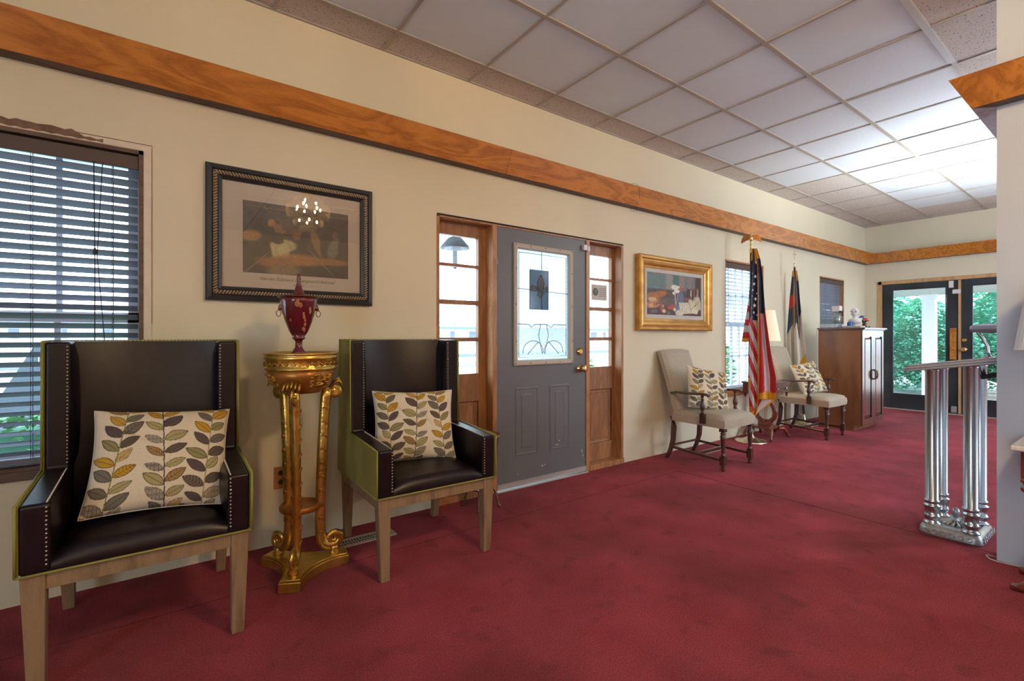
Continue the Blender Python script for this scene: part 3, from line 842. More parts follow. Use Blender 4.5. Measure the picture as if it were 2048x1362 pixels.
# ------------------------------------------------------------------ turned armchairs
def make_armchair(label, loc, rz=0):
    t = thing('upholstered_armchair', label, 'chair', loc, rz, None)
    B = lambda mb, n, m, bev=0, par=t, seg=2: mb.build(n, m, par, bevel=bev, world=False, seg=seg)
    turned = [(.012, 0), (.017, .008), (.019, .02), (.013, .03), (.02, .042), (.021, .05)]
    for sx in (-1, 1):
        l = MB(); c = (sx * .222, -.262, 0)
        l.lathe(turned, c, 14); l.bx(c[0] - .021, c[0] + .021, c[1] - .021, c[1] + .021, .05, .125)
        l.lathe([(.018, .125), (.021, .135), (.015, .145), (.014, .155), (.023, .27), (.025, .30), (.017, .308), (.026, .318), (.016, .327), (.02, .333)], c, 14)
        l.bx(c[0] - .023, c[0] + .023, c[1] - .023, c[1] + .023, .333, .375)
        B(l, 'leg', 'walnut')
        b = MB().tube([(sx * .212, .235, .40), (sx * .212, .225, .30), (sx * .212, .232, .18), (sx * .212, .262, .08), (sx * .212, .30, .0)], [.026, .026, .024, .021, .019], 4, flat=(0, 0.02, 1), smooth=False)
        B(b, 'leg', 'walnut')
    s = MB()
    for sx in (-1, 1): s.tube([(sx * .222, -.262, .09), (sx * .214, .245, .115)], .0125, 8)
    s.bx(-.215, .215, -.03, -.005, .088, .115); s.tube([(-.21, .245, .13), (.21, .245, .13)], .011, 8)
    B(s, 'stretcher', 'walnut', .002)
    # seat
    nu, nv = 26, 26
    def seat(i, j):
        u = -1 + 2 * i / (nu - 1); v = -1 + 2 * j / (nv - 1)
        wx = .252 - .022 * (v + 1) / 2
        e = (1 - abs(u) ** 6) * (1 - abs(v) ** 6)
        return (u * wx * (1 - .0 * e), -.03 + v * .262 - (.015 * (1 - u * u) if v < -.9 else 0), .432 + .045 * max(0, e) ** .35 + .008 * (1 - u * u) * (1 - v * v))
    P = np.array([[seat(i, j) for j in range(nv)] for i in range(nu)])
    sm = MB().grid(P)
    rim = [P[i, 0] for i in range(nu)] + [P[nu - 1, j] for j in range(1, nv)] + [P[i, nv - 1] for i in range(nu - 2, -1, -1)] + [P[0, j] for j in range(nv - 2, 0, -1)]
    R0 = np.array(rim); cen = np.array([0, -.03, 0])
    R1 = R0.copy(); R1[:, 2] = .40; R1[:, :2] = R0[:, :2] * 1.015; R2 = R0.copy(); R2[:, 2] = .362
    W_ = np.stack([np.vstack([q, q[:1]]) for q in (R0, R1, R2)], 1); sm.grid(W_)
    sm.add([tuple(p) for p in R2], [tuple(range(len(R2)))])
    B(sm, 'seat', 'linen')
    B(MB().tube([tuple(p) for p in (R2 + np.array([0, 0, .004]))], .004, 6, closed=True), 'welt', 'linen')
    # back
    n1, n2 = 16, 26; F = np.zeros((n1, n2, 3)); K = np.zeros((n1, n2, 3))
    for i in range(n1):
        for j in range(n2):
            u = -1 + 2 * i / (n1 - 1); v = j / (n2 - 1); wx = .205 + .022 * v
            z = .40 + .60 * v + (.018 * (1 - u * u) * v); y = .175 + .165 * v + .02 * v * v
            e = max(0, (1 - abs(u) ** 5) * (1 - abs(2 * v - 1) ** 8))
            F[i, j] = (u * wx, y - .030 * e ** .4, z); K[i, j] = (u * wx, y + .042 + .010 * e ** .4, z - .004)
    bm_ = MB().grid(F).grid(K[::-1])
    for (A_, B_) in ((F[0], K[0]), (K[-1], F[-1]), (K[:, -1], F[:, -1]), (F[:, 0], K[:, 0])): bm_.grid(np.stack([A_, B_], 0))
    B(bm_, 'backrest', 'linen')
    for sx in (-1, 1):
        a = MB(); x = sx * .235
        a.tube([(sx * .222, .245, .615), (sx * .245, .17, .630), (sx * .262, .05, .632), (sx * .27, -.08, .640), (sx * .272, -.135, .640), (sx * .272, -.165, .628)], [(.016, .012), (.018, .012), (.019, .012), (.023, .012), (.024, .012), (.018, .012)], 8, flat=(0, 0, 1))
        B(a, 'armrest', 'walnut')
        p_ = MB(); c = (sx * .268, -.10, 0)
        p_.bx(c[0] - .017 - .004 * sx, c[0] + .017 - .004 * sx, c[1] - .02, c[1] + .02, .385, .468)
        p_.lathe([(.012, .468), (.017, .478), (.011, .488), (.02, .515), (.022, .53), (.013, .57), (.010, .585), (.017, .592), (.010, .60), (.015, .632)], c, 12)
        B(p_, 'arm_post', 'walnut')
    return t


make_armchair('beige upholstered armchair with turned dark legs under the gold-framed painting', (4.03, 2.44, 0), 0)
make_armchair('beige upholstered armchair with turned dark legs next to the wooden cabinet', (6.09, 2.42, 0), 0)
pillow('leaf-print pillow on the beige armchair under the gold-framed painting', (4.02, 2.45, .655), .42, .40, .13, math.radians(-22), math.radians(12), math.radians(-20), 4)
pillow('leaf-print pillow on the beige armchair by the wooden cabinet', (6.10, 2.43, .65), .42, .38, .13, math.radians(-24), math.radians(-6), math.radians(-14), 5, True)

# ------------------------------------------------------------------ gilded stand
gx, gy = .545, 2.475
gs_ = thing('gilded_pedestal', 'tall gilded three-legged pedestal stand between the two leather chairs', 'pedestal', (gx, gy, 0))
ang3 = [math.radians(a) for a in (-6, -116, 122)]
def tri(R, cut, z):
    P = []
    for i, a in enumerate(ang3):
        b = ang3[(i - 1) % 3] if False else ang3[i]
        tx, ty = -math.sin(a), math.cos(a)
        P.append((gx + R * math.cos(a) + cut * tx, gy + R * math.sin(a) + cut * ty)); nxt = ang3[(i + 2) % 3]
    return P
def tri_poly(R, cut, dip):
    order = sorted(ang3); P = []
    for i, a in enumerate(order):
        b = order[(i + 1) % 3]
        p1 = np.array([gx + R * math.cos(a) + cut * math.sin(a), gy + R * math.sin(a) - cut * math.cos(a)])
        p2 = np.array([gx + R * math.cos(a) - cut * math.sin(a), gy + R * math.sin(a) + cut * math.cos(a)])
        P.append(tuple(p1)); P.append(tuple(p2))
        q = np.array([gx + R * math.cos(b) + cut * math.sin(b), gy + R * math.sin(b) - cut * math.cos(b)])
        mid = (p2 + q) / 2; cen = np.array([gx, gy]); inw = (cen - mid); inw /= np.linalg.norm(inw)
        for k in range(1, 10): s_ = k / 10; P.append(tuple(p2 + (q - p2) * s_ + inw * dip * 4 * s_ * (1 - s_)))
    return P
b = MB().prism(tri_poly(.215, .048, .055), 0, .046, 'xy'); b.prism(tri_poly(.207, .044, .055), .046, .056, 'xy')
b.build('base', 'gold_leaf', gs_, bevel=.004)
for a in ang3:
    ca, sa = math.cos(a), math.sin(a)
    P3 = lambda r, z: (gx + r * ca, gy + r * sa, z)
    bl = MB().lathe([(.024, .055), (.026, .062), (.018, .075), (.022, .085), (.016, .092)], P3(.150, 0)[:2] + (0,), 14, flute=.06, fl_n=7)
    bl.build('ball_foot', 'gold_leaf', gs_)
    path = []
    for k in range(22): th_ = math.radians(-90 + 540 - k * 540 / 21); rr = .010 + .024 * k / 21; path.append((.150 + rr * math.cos(th_), .128 + rr * math.sin(th_)))
    path += [(.128, .094), (.108, .102), (.092, .125), (.086, .16), (.084, .22), (.086, .32), (.090, .45), (.096, .6), (.103, .74), (.110, .84), (.120, .885)]
    w0 = len(path)
    rad = [.007 + .007 * min(1, k / 21) for k in range(22)] + [.020] * (w0 - 22)
    pts = [P3(r, z) for r, z in path]
    lg = MB().tube(pts, [(.9 * r + .007, r) for r in rad], 10, flat=(-sa, ca, 0))
    lg.build('leg', 'gold_leaf', gs_)
    # leaf bands hugging the leg
    lb = MB()
    for z in np.arange(.17, .84, .068):
        r = np.interp(z, [.12, .22, .45, .74, .84], [.09, .084, .09, .103, .11])
        for sg in (-1, 1):
            tx, ty = -sa * sg, ca * sg
            lb.tube([(gx + (r + .016) * ca, gy + (r + .016) * sa, z - .035), (gx + (r + .012) * ca + .012 * tx, gy + (r + .012) * sa + .012 * ty, z - .008), (gx + (r) * ca + .021 * tx, gy + r * sa + .021 * ty, z + .012), (gx + (r - .012) * ca + .018 * tx, gy + (r - .012) * sa + .018 * ty, z + .002)], [.004, .006, .0065, .003], 6)
    lb.build('leaf_carving', 'gold_dark', gs_)
    up = MB()
    # volute at the top
    vp = []
    for k in range(30): th_ = math.radians(-430 + k * 610 / 29); rr = .003 + .024 * k / 29; vp.append((.152 + rr * math.cos(th_), .862 + rr * math.sin(th_)))
    up.tube([P3(r, z) for r, z in vp] + [P3(.122, .84), P3(.118, .82)], [(.017, .0055)] * 30 + [(.018, .009)] * 2, 8, flat=(-sa, ca, 0))
    up.tube([(gx + .152 * ca + d * sa, gy + .152 * sa - d * ca, .862) for d in (-.016, .016)], .009, 14)
    for k in range(-2, 3):   # acanthus above the volute
        off = k * .011
        up.tube([(gx + (.13) * ca - off * .6 * sa, gy + .13 * sa + off * .6 * ca, .88), (gx + .155 * ca - off * sa, gy + .155 * sa + off * ca, .915), (gx + .172 * ca - off * 1.5 * sa, gy + .172 * sa + off * 1.5 * ca, .93 - abs(k) * .006), (gx + .186 * ca - off * 1.6 * sa, gy + .186 * sa + off * 1.6 * ca, .905 - abs(k) * .006)], [.006, .008, .007, .003], 6)
    up.build('volute', 'gold_leaf', gs_)
sh = MB().lathe([(.001, .30), (.088, .30), (.094, .306), (.094, .322), (.088, .328), (.080, .328), (.076, .322), (.001, .322)], (gx - .005, gy, 0), 36); sh.build('shelf', 'gold_dark', gs_)
tp = MB().lathe([(.155, .978), (.163, .982), (.163, .990), (.158, .994), (.158, 1.026), (.164, 1.03), (.166, 1.038), (.164, 1.046), (.16, 1.05), (.168, 1.054), (.168, 1.060), (.155, 1.064), (.145, 1.056), (.001, 1.056)], (gx, gy, 0), 48)
tp.build('top_ring', 'gold_leaf', gs_)
fz = MB(); k = 30
for i in range(k):
    a = 2 * PI * i / k; c = lambda r, da, z: (gx + r * math.cos(a + da), gy + r * math.sin(a + da), z)
    fz.tube([c(.159, -.09, 1.003), c(.163, -.04, 1.018), c(.163, .02, 1.010), c(.163, .06, 1.002), c(.160, .10, 1.012)], [.002, .004, .0035, .003, .002], 5)
fz.build('scroll_frieze', 'gold_leaf', gs_)
bw = MB().lathe([(.001, .868), (.085, .868), (.092, .876), (.118, .90), (.142, .94), (.155, .978), (.001, .978)], (gx, gy, 0), 40); bw.build('bowl', 'gold_dark', gs_)
for a0 in (math.radians(-61), math.radians(182), math.radians(62)):
    gl = MB()
    for i in range(46):
        a = a0 + random.uniform(-.42, .42); z = random.uniform(.905, .962); r = np.interp(z, [.90, .94, .978], [.118, .142, .155]) + .002
        gl.ball((gx + r * math.cos(a), gy + r * math.sin(a), z), random.uniform(.004, .009), 7, sc=(1.3, 1.3, .7))
    gl.build('fruit_carving', 'gold_leaf', gs_)

# urn
uc = (gx - .013, gy, 0); zb = 1.057
un = thing('lidded_urn', 'dark red lidded urn painted with gold flowers standing on the gilded pedestal', 'urn', (uc[0], uc[1], zb))
prof = [(.034, 0), (.036, .004), (.030, .012), (.017, .03), (.015, .055), (.020, .066), (.028, .07), (.030, .076), (.026, .08), (.042, .105), (.060, .15), (.074, .20), (.083, .25), (.086, .272), (.082, .272), (.08, .262), (.001, .26)]
MB().lathe([(r, z + zb) for r, z in prof], uc, 40).build('body', 'urn_red', un)
MB().lathe([(.084, .268 + zb), (.093, .271 + zb), (.093, .277 + zb), (.080, .279 + zb), (.078, .272 + zb)], uc, 40).build('rim', 'urn_metal', un)
MB().lathe([(.082, .268 + zb), (.076, .272 + zb), (.06, .278 + zb), (.03, .284 + zb), (.022, .295 + zb), (.014, .325 + zb), (.008, .345 + zb), (.010, .350 + zb), (.006, .354 + zb), (.011, .361 + zb), (.007, .369 + zb), (.009, .374 + zb), (.002, .388 + zb)], uc, 20).build('lid', 'urn_red', un)
for (da, z, s_) in ((-.1, .235, 1), (-.05, .245, .8), (.1, .23, .9), (.35, .175, .7), (.45, .16, .6), (.3, .19, .6), (.5, .14, .7), (.4, .12, .6), (.55, .115, .7), (.75, .2, .7), (.7, .215, .6), (-.6, .16, .5), (-1.3, .2, .8), (-1.2, .17, .6)):
    fo = MB(); base = math.atan2(-uc[1], -uc[0]) + da
    r = np.interp(z, [.105, .15, .2, .25, .272], [.042, .060, .074, .083, .086])
    for q in range(5):
        a = base + .07 * s_ * math.cos(q * 1.256); zz = z + .009 * s_ * math.sin(q * 1.256); r2 = np.interp(zz, [.105, .15, .2, .25, .272], [.042, .060, .074, .083, .086])
        fo.ball((uc[0] + r2 * math.cos(a), uc[1] + r2 * math.sin(a), zz + zb), .006 * s_, 7, sc=(.8, .8, 1))
    fo.build('painted_flower', 'urn_flower', un)
va = math.atan2(-uc[1], -uc[0])
for sg in (-1, 1):
    a = va + sg * PI / 2; hx, hy = uc[0] + .078 * math.cos(a), uc[1] + .078 * math.sin(a)
    h_ = MB().ball((hx, hy, zb + .222), .012, 10, sc=(1, 1, 1.3)); h_.ball((uc[0] + .086 * math.cos(a), uc[1] + .086 * math.sin(a), zb + .215), .006, 8)
    rx, ry = uc[0] + .088 * math.cos(a), uc[1] + .088 * math.sin(a)
    h_.tube([(rx + .010 * math.cos(q) * math.cos(a), ry + .010 * math.cos(q) * math.sin(a), zb + .193 + .015 * math.sin(q)) for q in np.linspace(0, 2 * PI, 17)[:-1]], .002, 6, closed=True)
    h_.build('ring_handle', 'bronze', un)

# ------------------------------------------------------------------ pictures
def paint(nx, nz, base, ops, seed=0, noise=.06):
    rg = np.random.default_rng(seed)
    u, v = np.meshgrid(np.linspace(0, 1, nx), np.linspace(0, 1, nz), indexing='ij')
    C = np.ones((nx, nz, 3)) * np.array(base, float)
    for op in ops:
        k = op[0]
        if k == 'e': _, cx, cy, rx, ry, rot, col, soft = op; a = (u - cx) * math.cos(rot) + (v - cy) * math.sin(rot); b = -(u - cx) * math.sin(rot) + (v - cy) * math.cos(rot); d = np.sqrt((a / rx) ** 2 + (b / ry) ** 2)
        elif k == 'r': _, cx, cy, rx, ry, rot, col, soft = op; a = (u - cx) * math.cos(rot) + (v - cy) * math.sin(rot); b = -(u - cx) * math.sin(rot) + (v - cy) * math.cos(rot); d = np.maximum(np.abs(a / rx), np.abs(b / ry))
        w_ = np.clip((1 + soft - d) / max(soft, .01), 0, 1)[..., None]
        C = C * (1 - w_) + np.array(col) * w_
    n1 = rg.standard_normal((nx // 4 + 2, nz // 4 + 2)); n1 = np.kron(n1, np.ones((4, 4)))[:nx, :nz]
    C *= (1 + noise * n1 + noise * .6 * rg.standard_normal((nx, nz)))[..., None]
    return np.clip(C, 0, 1)


def canvas(x0, x1, z0, z1, y, C):
    nx, nz = C.shape[:2]; u, v = np.meshgrid(np.linspace(x0, x1, nx), np.linspace(z0, z1, nz), indexing='ij')
    return MB().grid(np.stack([u, np.full_like(u, y), v], -1), col=C)


def textob(s, name, m, size, x, y, z, parent, rz=0, shear=0, extr=.0004, align='CENTER', rot=None):
    c = bpy.data.curves.new(name, 'FONT'); c.body = s; c.size = size; c.align_x = align; c.extrude = extr; c.shear = shear
    c.materials.append(MATS[m]); o = bpy.data.objects.new(name, c); COL.objects.link(o)
    o.rotation_euler = rot or (PI / 2, 0, rz); p = parent; off = Vector((0, 0, 0))
    while p: off += p.location; p = p.parent
    dg = bpy.context.evaluated_depsgraph_get(); me = bpy.data.meshes.new_from_object(o.evaluated_get(dg))
    q = bpy.data.objects.new(name, me); COL.objects.link(q); q.rotation_euler = o.rotation_euler; bpy.data.objects.remove(o)
    q.location = Vector((x, y, z)) - off; q.parent = parent
    return q


# black-framed print
fx0, fx1, fz0, fz1 = .172, 1.028, 1.325, 2.02
bp = thing('framed_print', 'large dim print in a wide black frame with a rope border above the urn', 'picture', ((fx0 + fx1) / 2, D, fz0))
yW = D - .001
fp = MB().ring(fx0, fx1, fz0, fz1, [(0, yW), (0, yW - .022), (.006, yW - .030), (.026, yW - .034), (.032, yW - .026), (.052, yW - .026), (.056, yW - .030), (.070, yW - .022), (.074, yW - .012)], close=False)
fp.build('frame', 'frame_black', bp)
rp = MB(); yR = yW - .0275
def slivers(a0, a1, fixed, horiz, dirn):
    n = int((a1 - a0) / .0145)
    for i in range(n):
        a = a0 + (i + .5) * (a1 - a0) / n
        if horiz: rp.tube([(a - .006 * dirn, yR + .0005, fixed - .009), (a + .000, yR - .002, fixed), (a + .006 * dirn, yR + .0005, fixed + .009)], .0034, 5)
        else: rp.tube([(fixed - .009, yR + .0005, a - .006 * dirn), (fixed, yR - .002, a), (fixed + .009, yR + .0005, a + .006 * dirn)], .0034, 5)
q = .042
slivers(fx0 + q, fx1 - q, fz0 + q, True, 1); slivers(fx0 + q, fx1 - q, fz1 - q, True, -1)
slivers(fz0 + q, fz1 - q, fx0 + q, False, 1); slivers(fz0 + q, fz1 - q, fx1 - q, False, 1)
rp.build('rope_border', 'rope_tan', bp)
MB().bx(fx0 + .07, fx1 - .07, yW - .010, yW - .006, fz0 + .07, fz1 - .07).build('mat_board', 'mat_board', bp)
px0, px1, pz0, pz1 = .338, .885, 1.478, 1.858
dk_, br_ = (.030, .022, .017), (.085, .052, .030)
ops = [('r', .5, .85, .6, .25, 0, (.050, .040, .034), .5), ('r', .5, .1, .6, .13, 0, (.035, .024, .018), .5),
       ('r', .10, .62, .018, .5, -.35, (.022, .017, .014), .3), ('r', .18, .6, .025, .5, .5, (.025, .019, .015), .3), ('r', .3, .8, .008, .4, .7, (.09, .07, .05), .5),
       ('e', .07, .52, .07, .06, .5, (.30, .14, .05), .5), ('e', .25, .72, .028, .05, 0, (.42, .20, .07), .4), ('e', .34, .66, .08, .05, 0, (.26, .12, .04), .6), ('e', .40, .70, .05, .07, 0, (.10, .065, .045), .6),
       ('e', .24, .52, .045, .14, 0, (.03, .022, .02), .3), ('e', .36, .42, .10, .075, .15, (.42, .36, .18), .35), ('r', .33, .33, .07, .10, .1, (.50, .44, .22), .3), ('e', .30, .50, .05, .06, .3, (.03, .022, .02), .3),
       ('e', .5, .60, .04, .05, 0, (.20, .09, .03), .8), ('e', .55, .48, .035, .15, 0, (.035, .025, .02), .4), ('e', .68, .50, .035, .16, .25, (.24, .13, .05), .5), ('e', .76, .42, .04, .14, .1, (.045, .032, .025), .5),
       ('e', .85, .45, .045, .12, -.2, (.17, .15, .13), .6), ('e', .86, .66, .022, .04, 0, (.16, .10, .06), .6), ('e', .93, .45, .03, .15, 0, (.05, .036, .028), .5),
       ('e', .52, .23, .15, .055, .0, (.35, .15, .045), .9), ('e', .30, .17, .12, .05, 0, (.28, .12, .04), .9), ('e', .36, .06, .10, .07, 0, (.22, .14, .07), .9), ('e', .82, .24, .12, .035, 0, (.28, .12, .04), .9),
       ('r', .12, .15, .004, .14, -.6, (.2, .15, .1), .6), ('r', .72, .22, .004, .16, .6, (.24, .18, .12), .6)]
canvas(px0, px1, pz0, pz1, yW - .0115, paint(200, 140, (.042, .031, .024), ops, 1, .09)).build('printed_image', 'canvas', bp)
tx = textob("Harriet Tubman's Underground Railroad", 'caption', 'ink', .0235, .61, yW - .0112, 1.443, bp, shear=.45)
tx.scale = (1.0, 1, 1)
textob('Paul Collins', 'caption', 'ink', .012, .61, yW - .0112, 1.419, bp, shear=.45)
MB().bx(.67, .73, yW - .0115, yW - .011, 1.4225, 1.4232).build('caption_rule', 'ink', bp); ln = MB().bx(.49, .55, yW - .0115, yW - .011, 1.4225, 1.4232); ln.build('caption_rule', 'ink', bp)
MB().bx(fx0 + .071, fx1 - .071, yW - .0165, yW - .0155, fz0 + .071, fz1 - .071).build('glass', 'picture_glass', bp)

# gold-framed still life
hx0, hx1, hz0, hz1 = 3.505, 4.70, 1.195, 1.90
hp = thing('framed_painting', 'still life of open books and flowers in a broad gold frame', 'picture', ((hx0 + hx1) / 2, D, hz0))
MB().ring(hx0, hx1, hz0, hz1, [(0, yW), (0, yW - .05), (.012, yW - .058), (.03, yW - .058), (.04, yW - .046), (.055, yW - .050), (.075, yW - .044), (.095, yW - .030), (.112, yW - .026), (.118, yW - .012)], close=False).build('frame', 'gold_frame', hp)
MB().ring(hx0 + .114, hx1 - .114, hz0 + .114, hz1 - .114, [(0, yW - .018), (.036, yW - .018), (.040, yW - .012)], close=False).build('mat_board', 'mat_grey', hp)
ops = [('r', .5, .88, .6, .30, 0, (.11, .18, .18), .2), ('r', .42, .85, .07, .2, 0, (.24, .24, .21), .7), ('r', .52, .85, .05, .2, 0, (.06, .14, .13), .5), ('r', .62, .85, .035, .2, 0, (.25, .18, .16), .7), ('r', .78, .88, .04, .2, 0, (.20, .17, .16), .6), ('r', .95, .8, .06, .3, 0, (.07, .03, .025), .3),
       ('r', .3, .5, .35, .10, 0, (.055, .05, .05), .4), ('r', .85, .50, .12, .16, 0, (.045, .025, .03), .3), ('r', .86, .55, .012, .12, 0, (.26, .07, .04), .4), ('r', .93, .56, .014, .12, 0, (.30, .20, .12), .4), ('r', .72, .42, .06, .03, 0, (.28, .07, .07), .5),
       ('r', .5, .12, .6, .15, 0, (.075, .030, .045), .4), ('r', .35, .33, .25, .08, 0, (.11, .085, .09), .6),
       ('e', .12, .40, .09, .12, .3, (.34, .13, .045), .3), ('e', .22, .50, .11, .06, .3, (.36, .12, .03), .4), ('e', .10, .36, .055, .045, 0, (.55, .40, .18), .5), ('e', .11, .24, .11, .07, .25, (.45, .18, .09), .35), ('e', .08, .22, .03, .03, 0, (.60, .36, .16), .6), ('r', .24, .30, .10, .012, .5, (.22, .09, .05), .5), ('r', .35, .56, .12, .008, -.7, (.20, .07, .05), .6),
       ('e', .60, .42, .045, .22, 0, (.11, .15, .25), .4), ('e', .58, .18, .07, .05, -.4, (.10, .20, .35), .6),
       ('e', .49, .69, .05, .05, 0, (.72, .70, .62), .5), ('e', .53, .60, .04, .035, .4, (.78, .75, .66), .5), ('e', .48, .55, .025, .03, 0, (.70, .68, .58), .6), ('e', .56, .70, .02, .03, 0, (.74, .72, .64), .6), ('e', .62, .67, .04, .04, 0, (.33, .10, .08), .6), ('r', .50, .42, .007, .13, .05, (.45, .44, .38), .6), ('r', .53, .38, .006, .12, -.1, (.30, .30, .26), .6),
       ('r', .80, .58, .008, .07, 0, (.72, .66, .50), .3), ('r', .80, .40, .010, .09, 0, (.20, .16, .15), .4),
       ('r', .72, .20, .13, .13, .1, (.60, .58, .44), .15), ('r', .84, .17, .10, .08, -.3, (.66, .62, .46), .15), ('r', .82, .33, .07, .07, -.25, (.55, .52, .38), .2), ('r', .94, .33, .05, .15, .2, (.50, .46, .31), .2), ('r', .78, .25, .004, .12, .2, (.25, .22, .15), .5), ('r', .88, .28, .004, .10, -.6, (.15, .10, .08), .5), ('r', .88, .47, .006, .10, -.5, (.32, .30, .36), .5),
       ('e', .44, .20, .07, .05, .2, (.36, .08, .05), .5), ('e', .49, .15, .02, .035, 0, (.66, .58, .42), .5), ('e', .27, .16, .03, .08, 0, (.36, .09, .05), .5), ('e', .30, .10, .025, .035, 0, (.62, .52, .36), .5), ('e', .28, .22, .015, .02, 0, (.6, .4, .2), .5), ('e', .58, .07, .06, .06, .5, (.62, .58, .50), .5), ('e', .13, .09, .05, .03, .2, (.12, .13, .11), .6), ('e', .38, .06, .03, .03, 0, (.12, .15, .08), .6)]
canvas(hx0 + .150, hx1 - .150, hz0 + .150, hz1 - .150, yW - .0125, paint(240, 140, (.07, .055, .06), ops, 2, .10)).build('painted_canvas', 'canvas', hp)

# ------------------------------------------------------------------ flags
def fold_cloth(mb, rows, C0, amp, nf, ph, colfn, nc=26, nr=90, ysh=0, seed=0):
    """cloth panel hanging between two edge curves; rows = [(py, pxL, pxR)]"""
    rows = np.array(rows, float); P = np.zeros((nc, nr, 3)); C = np.zeros((nc, nr, 3))
    for j in range(nr):
        t = j / (nr - 1); py = rows[0, 0] + (rows[-1, 0] - rows[0, 0]) * t
        l = np.interp(py, rows[:, 0], rows[:, 1]); r = np.interp(py, rows[:, 0], rows[:, 2])
        for i in range(nc):
            u = i / (nc - 1); px = l + (r - l) * u
            k = min(1, (py - rows[0, 0]) / 90 + .15)
            dy = amp * k * math.sin(2 * PI * nf * u + ph + .8 * math.sin(t * 3)) + ysh * k
            P[i, j] = wp(px, py, C0[0], C0[1], C0[2] + dy); C[i, j] = colfn(u, px, py)
    mb.grid(P, col=C); return P


NAVY, RED, WHT, GOLD = (.014, .020, .065), (.50, .004, .014), (.60, .56, .56), (.70, .33, .01)
def stripe(k): return RED if k % 2 else WHT
FY1 = 2.62
f1 = thing('flagpole', 'brass-eagle flagpole with brass disc base in front of the second window', 'flagpole', (5.14, FY1, 0))
pb_ = (5.14, FY1)
MB().lathe([(.160, 0), (.160, .008), (.150, .016), (.10, .026), (.05, .045), (.034, .06), (.022, .075), (.020, .12), (.016, .13), (.001, .13)], (*pb_, 0), 40).build('base', 'pale_brass', f1)
MB().lathe([(.013, .10), (.013, 2.05), (.001, 2.05)], (*pb_, 0), 14).build('pole', 'walnut', f1)
MB().lathe([(.014, 2.04), (.018, 2.05), (.018, 2.08), (.012, 2.085), (.011, 2.12), (.019, 2.13), (.012, 2.14), (.010, 2.155), (.016, 2.165), (.016, 2.172), (.001, 2.18)], (*pb_, 0), 16).build('ferrule', 'brass', f1)
# eagle, facing the room
va = math.atan2(-pb_[1], -pb_[0]); sx_, sy_ = -math.sin(va), math.cos(va)
eg = MB().ball((*pb_, 2.20), .020, 12, sc=(1, 1, 1.7)); eg.ball((pb_[0] + .006 * math.cos(va), pb_[1] + .006 * math.sin(va), 2.246), .012, 10, sc=(1, 1, 1.15))
eg.lathe([(.004, 0), (.0, -.016)], (pb_[0] + .02 * math.cos(va), pb_[1] + .02 * math.sin(va), 2.246), 8); eg.build('eagle_body', 'brass', f1)
for sg in (-1, 1):
    wg = MB(); P = []
    outl = [(.008, .025), (.035, .052), (.062, .058), (.082, .040), (.094, .008), (.100, -.035), (.088, -.022), (.080, -.028), (.072, -.012), (.060, -.018), (.052, -.002), (.038, -.006), (.026, .006), (.010, -.006)]
    n = len(outl)
    for dd in (-.004, .004):
        for a, z in outl: P.append((pb_[0] + sg * a * sx_ + (dd - a * .12) * math.cos(va), pb_[1] + sg * a * sy_ + (dd - a * .12) * math.sin(va), 2.185 + z))
    wg.add(P, [tuple(range(n))[::-1], tuple(range(n, 2 * n))] + [(i, (i + 1) % n, n + (i + 1) % n, n + i) for i in range(n)])
    wg.build('eagle_wing', 'gold_dark', f1)

fl1 = thing('american_flag', 'American flag with gold fringe hanging in folds from the eagle-topped pole', 'flag', (5.14, FY1, .5))
def cA(u, px, py):
    if py > 677: return GOLD
    if py < 597: return NAVY
    return stripe(int((py - 597) / 13.6))
def cB(u, px, py):
    yb_ = 839 - (px - 1504) * 1.6 if px > 1504 else 826
    if u > .90: return GOLD
    if py < 520 + 10 * u: return GOLD if (u < .25 or u > .6) else NAVY
    if py > yb_ - 13: return GOLD
    bound = 641 if u > .35 else 636
    if py < bound: return NAVY
    s_ = py - 641 - 2.6 * (px - 1497)
    if px < 1501 and 757 < py < 775: return GOLD
    return stripe(int(s_ // 21) + 40)
def cC(u, px, py):
    if u < .09: return GOLD
    if py < 528: return GOLD if u > .0 and py < 516 else NAVY
    if py > 784 + 2 * math.sin(u * 9): return GOLD
    if py < 627: return NAVY
    e = .38 - .05 * (760 - py) / 130; w2 = .68
    return RED if u < e else (WHT if u < w2 else RED)
def cD(u, px, py):
    return GOLD if py > 824 - (px - 1516) * .85 else (RED if u < .35 else WHT)
m1 = MB()
fold_cloth(m1, [(560, 1500, 1503), (600, 1497, 1502), (640, 1490, 1500), (684, 1483, 1499)], (5.14, FY1, .04), .012, .8, 1, cA, 16, 60, .0)
m1.build('fly_fold', 'cloth', fl1, solid=.0015)
m1 = MB()
PB = fold_cloth(m1, [(497, 1504, 1510), (520, 1502, 1515), (560, 1501, 1516), (640, 1498, 1516.5), (700, 1496.5, 1517.5), (760, 1496, 1517.5), (800, 1498, 1516.5), (822, 1499, 1514), (840, 1503, 1507)], (5.14, FY1, -.045), .022, 1.5, .5, cB, 40, 150)
m1.build('canton_fold', 'cloth', fl1, solid=.0015)
m1 = MB()
PC = fold_cloth(m1, [(497, 1509, 1514), (520, 1514, 1521), (560, 1516.5, 1526), (620, 1517, 1530), (700, 1517, 1541), (722, 1516.5, 1545), (755, 1515.5, 1552), (799, 1514, 1552)], (5.14, FY1, -.05), .026, 1.25, 2.2, cC, 40, 130)
m1.build('stripe_fold', 'cloth', fl1, solid=.0015)
m1 = MB()
fold_cloth(m1, [(780, 1508, 1551), (800, 1508, 1551), (812, 1507, 1534), (822, 1506, 1519), (834, 1505, 1509)], (5.14, FY1, -.005), .01, 1.2, .4, cD, 24, 30)
m1.build('hem_fold', 'cloth', fl1, solid=.0015)
st = MB()
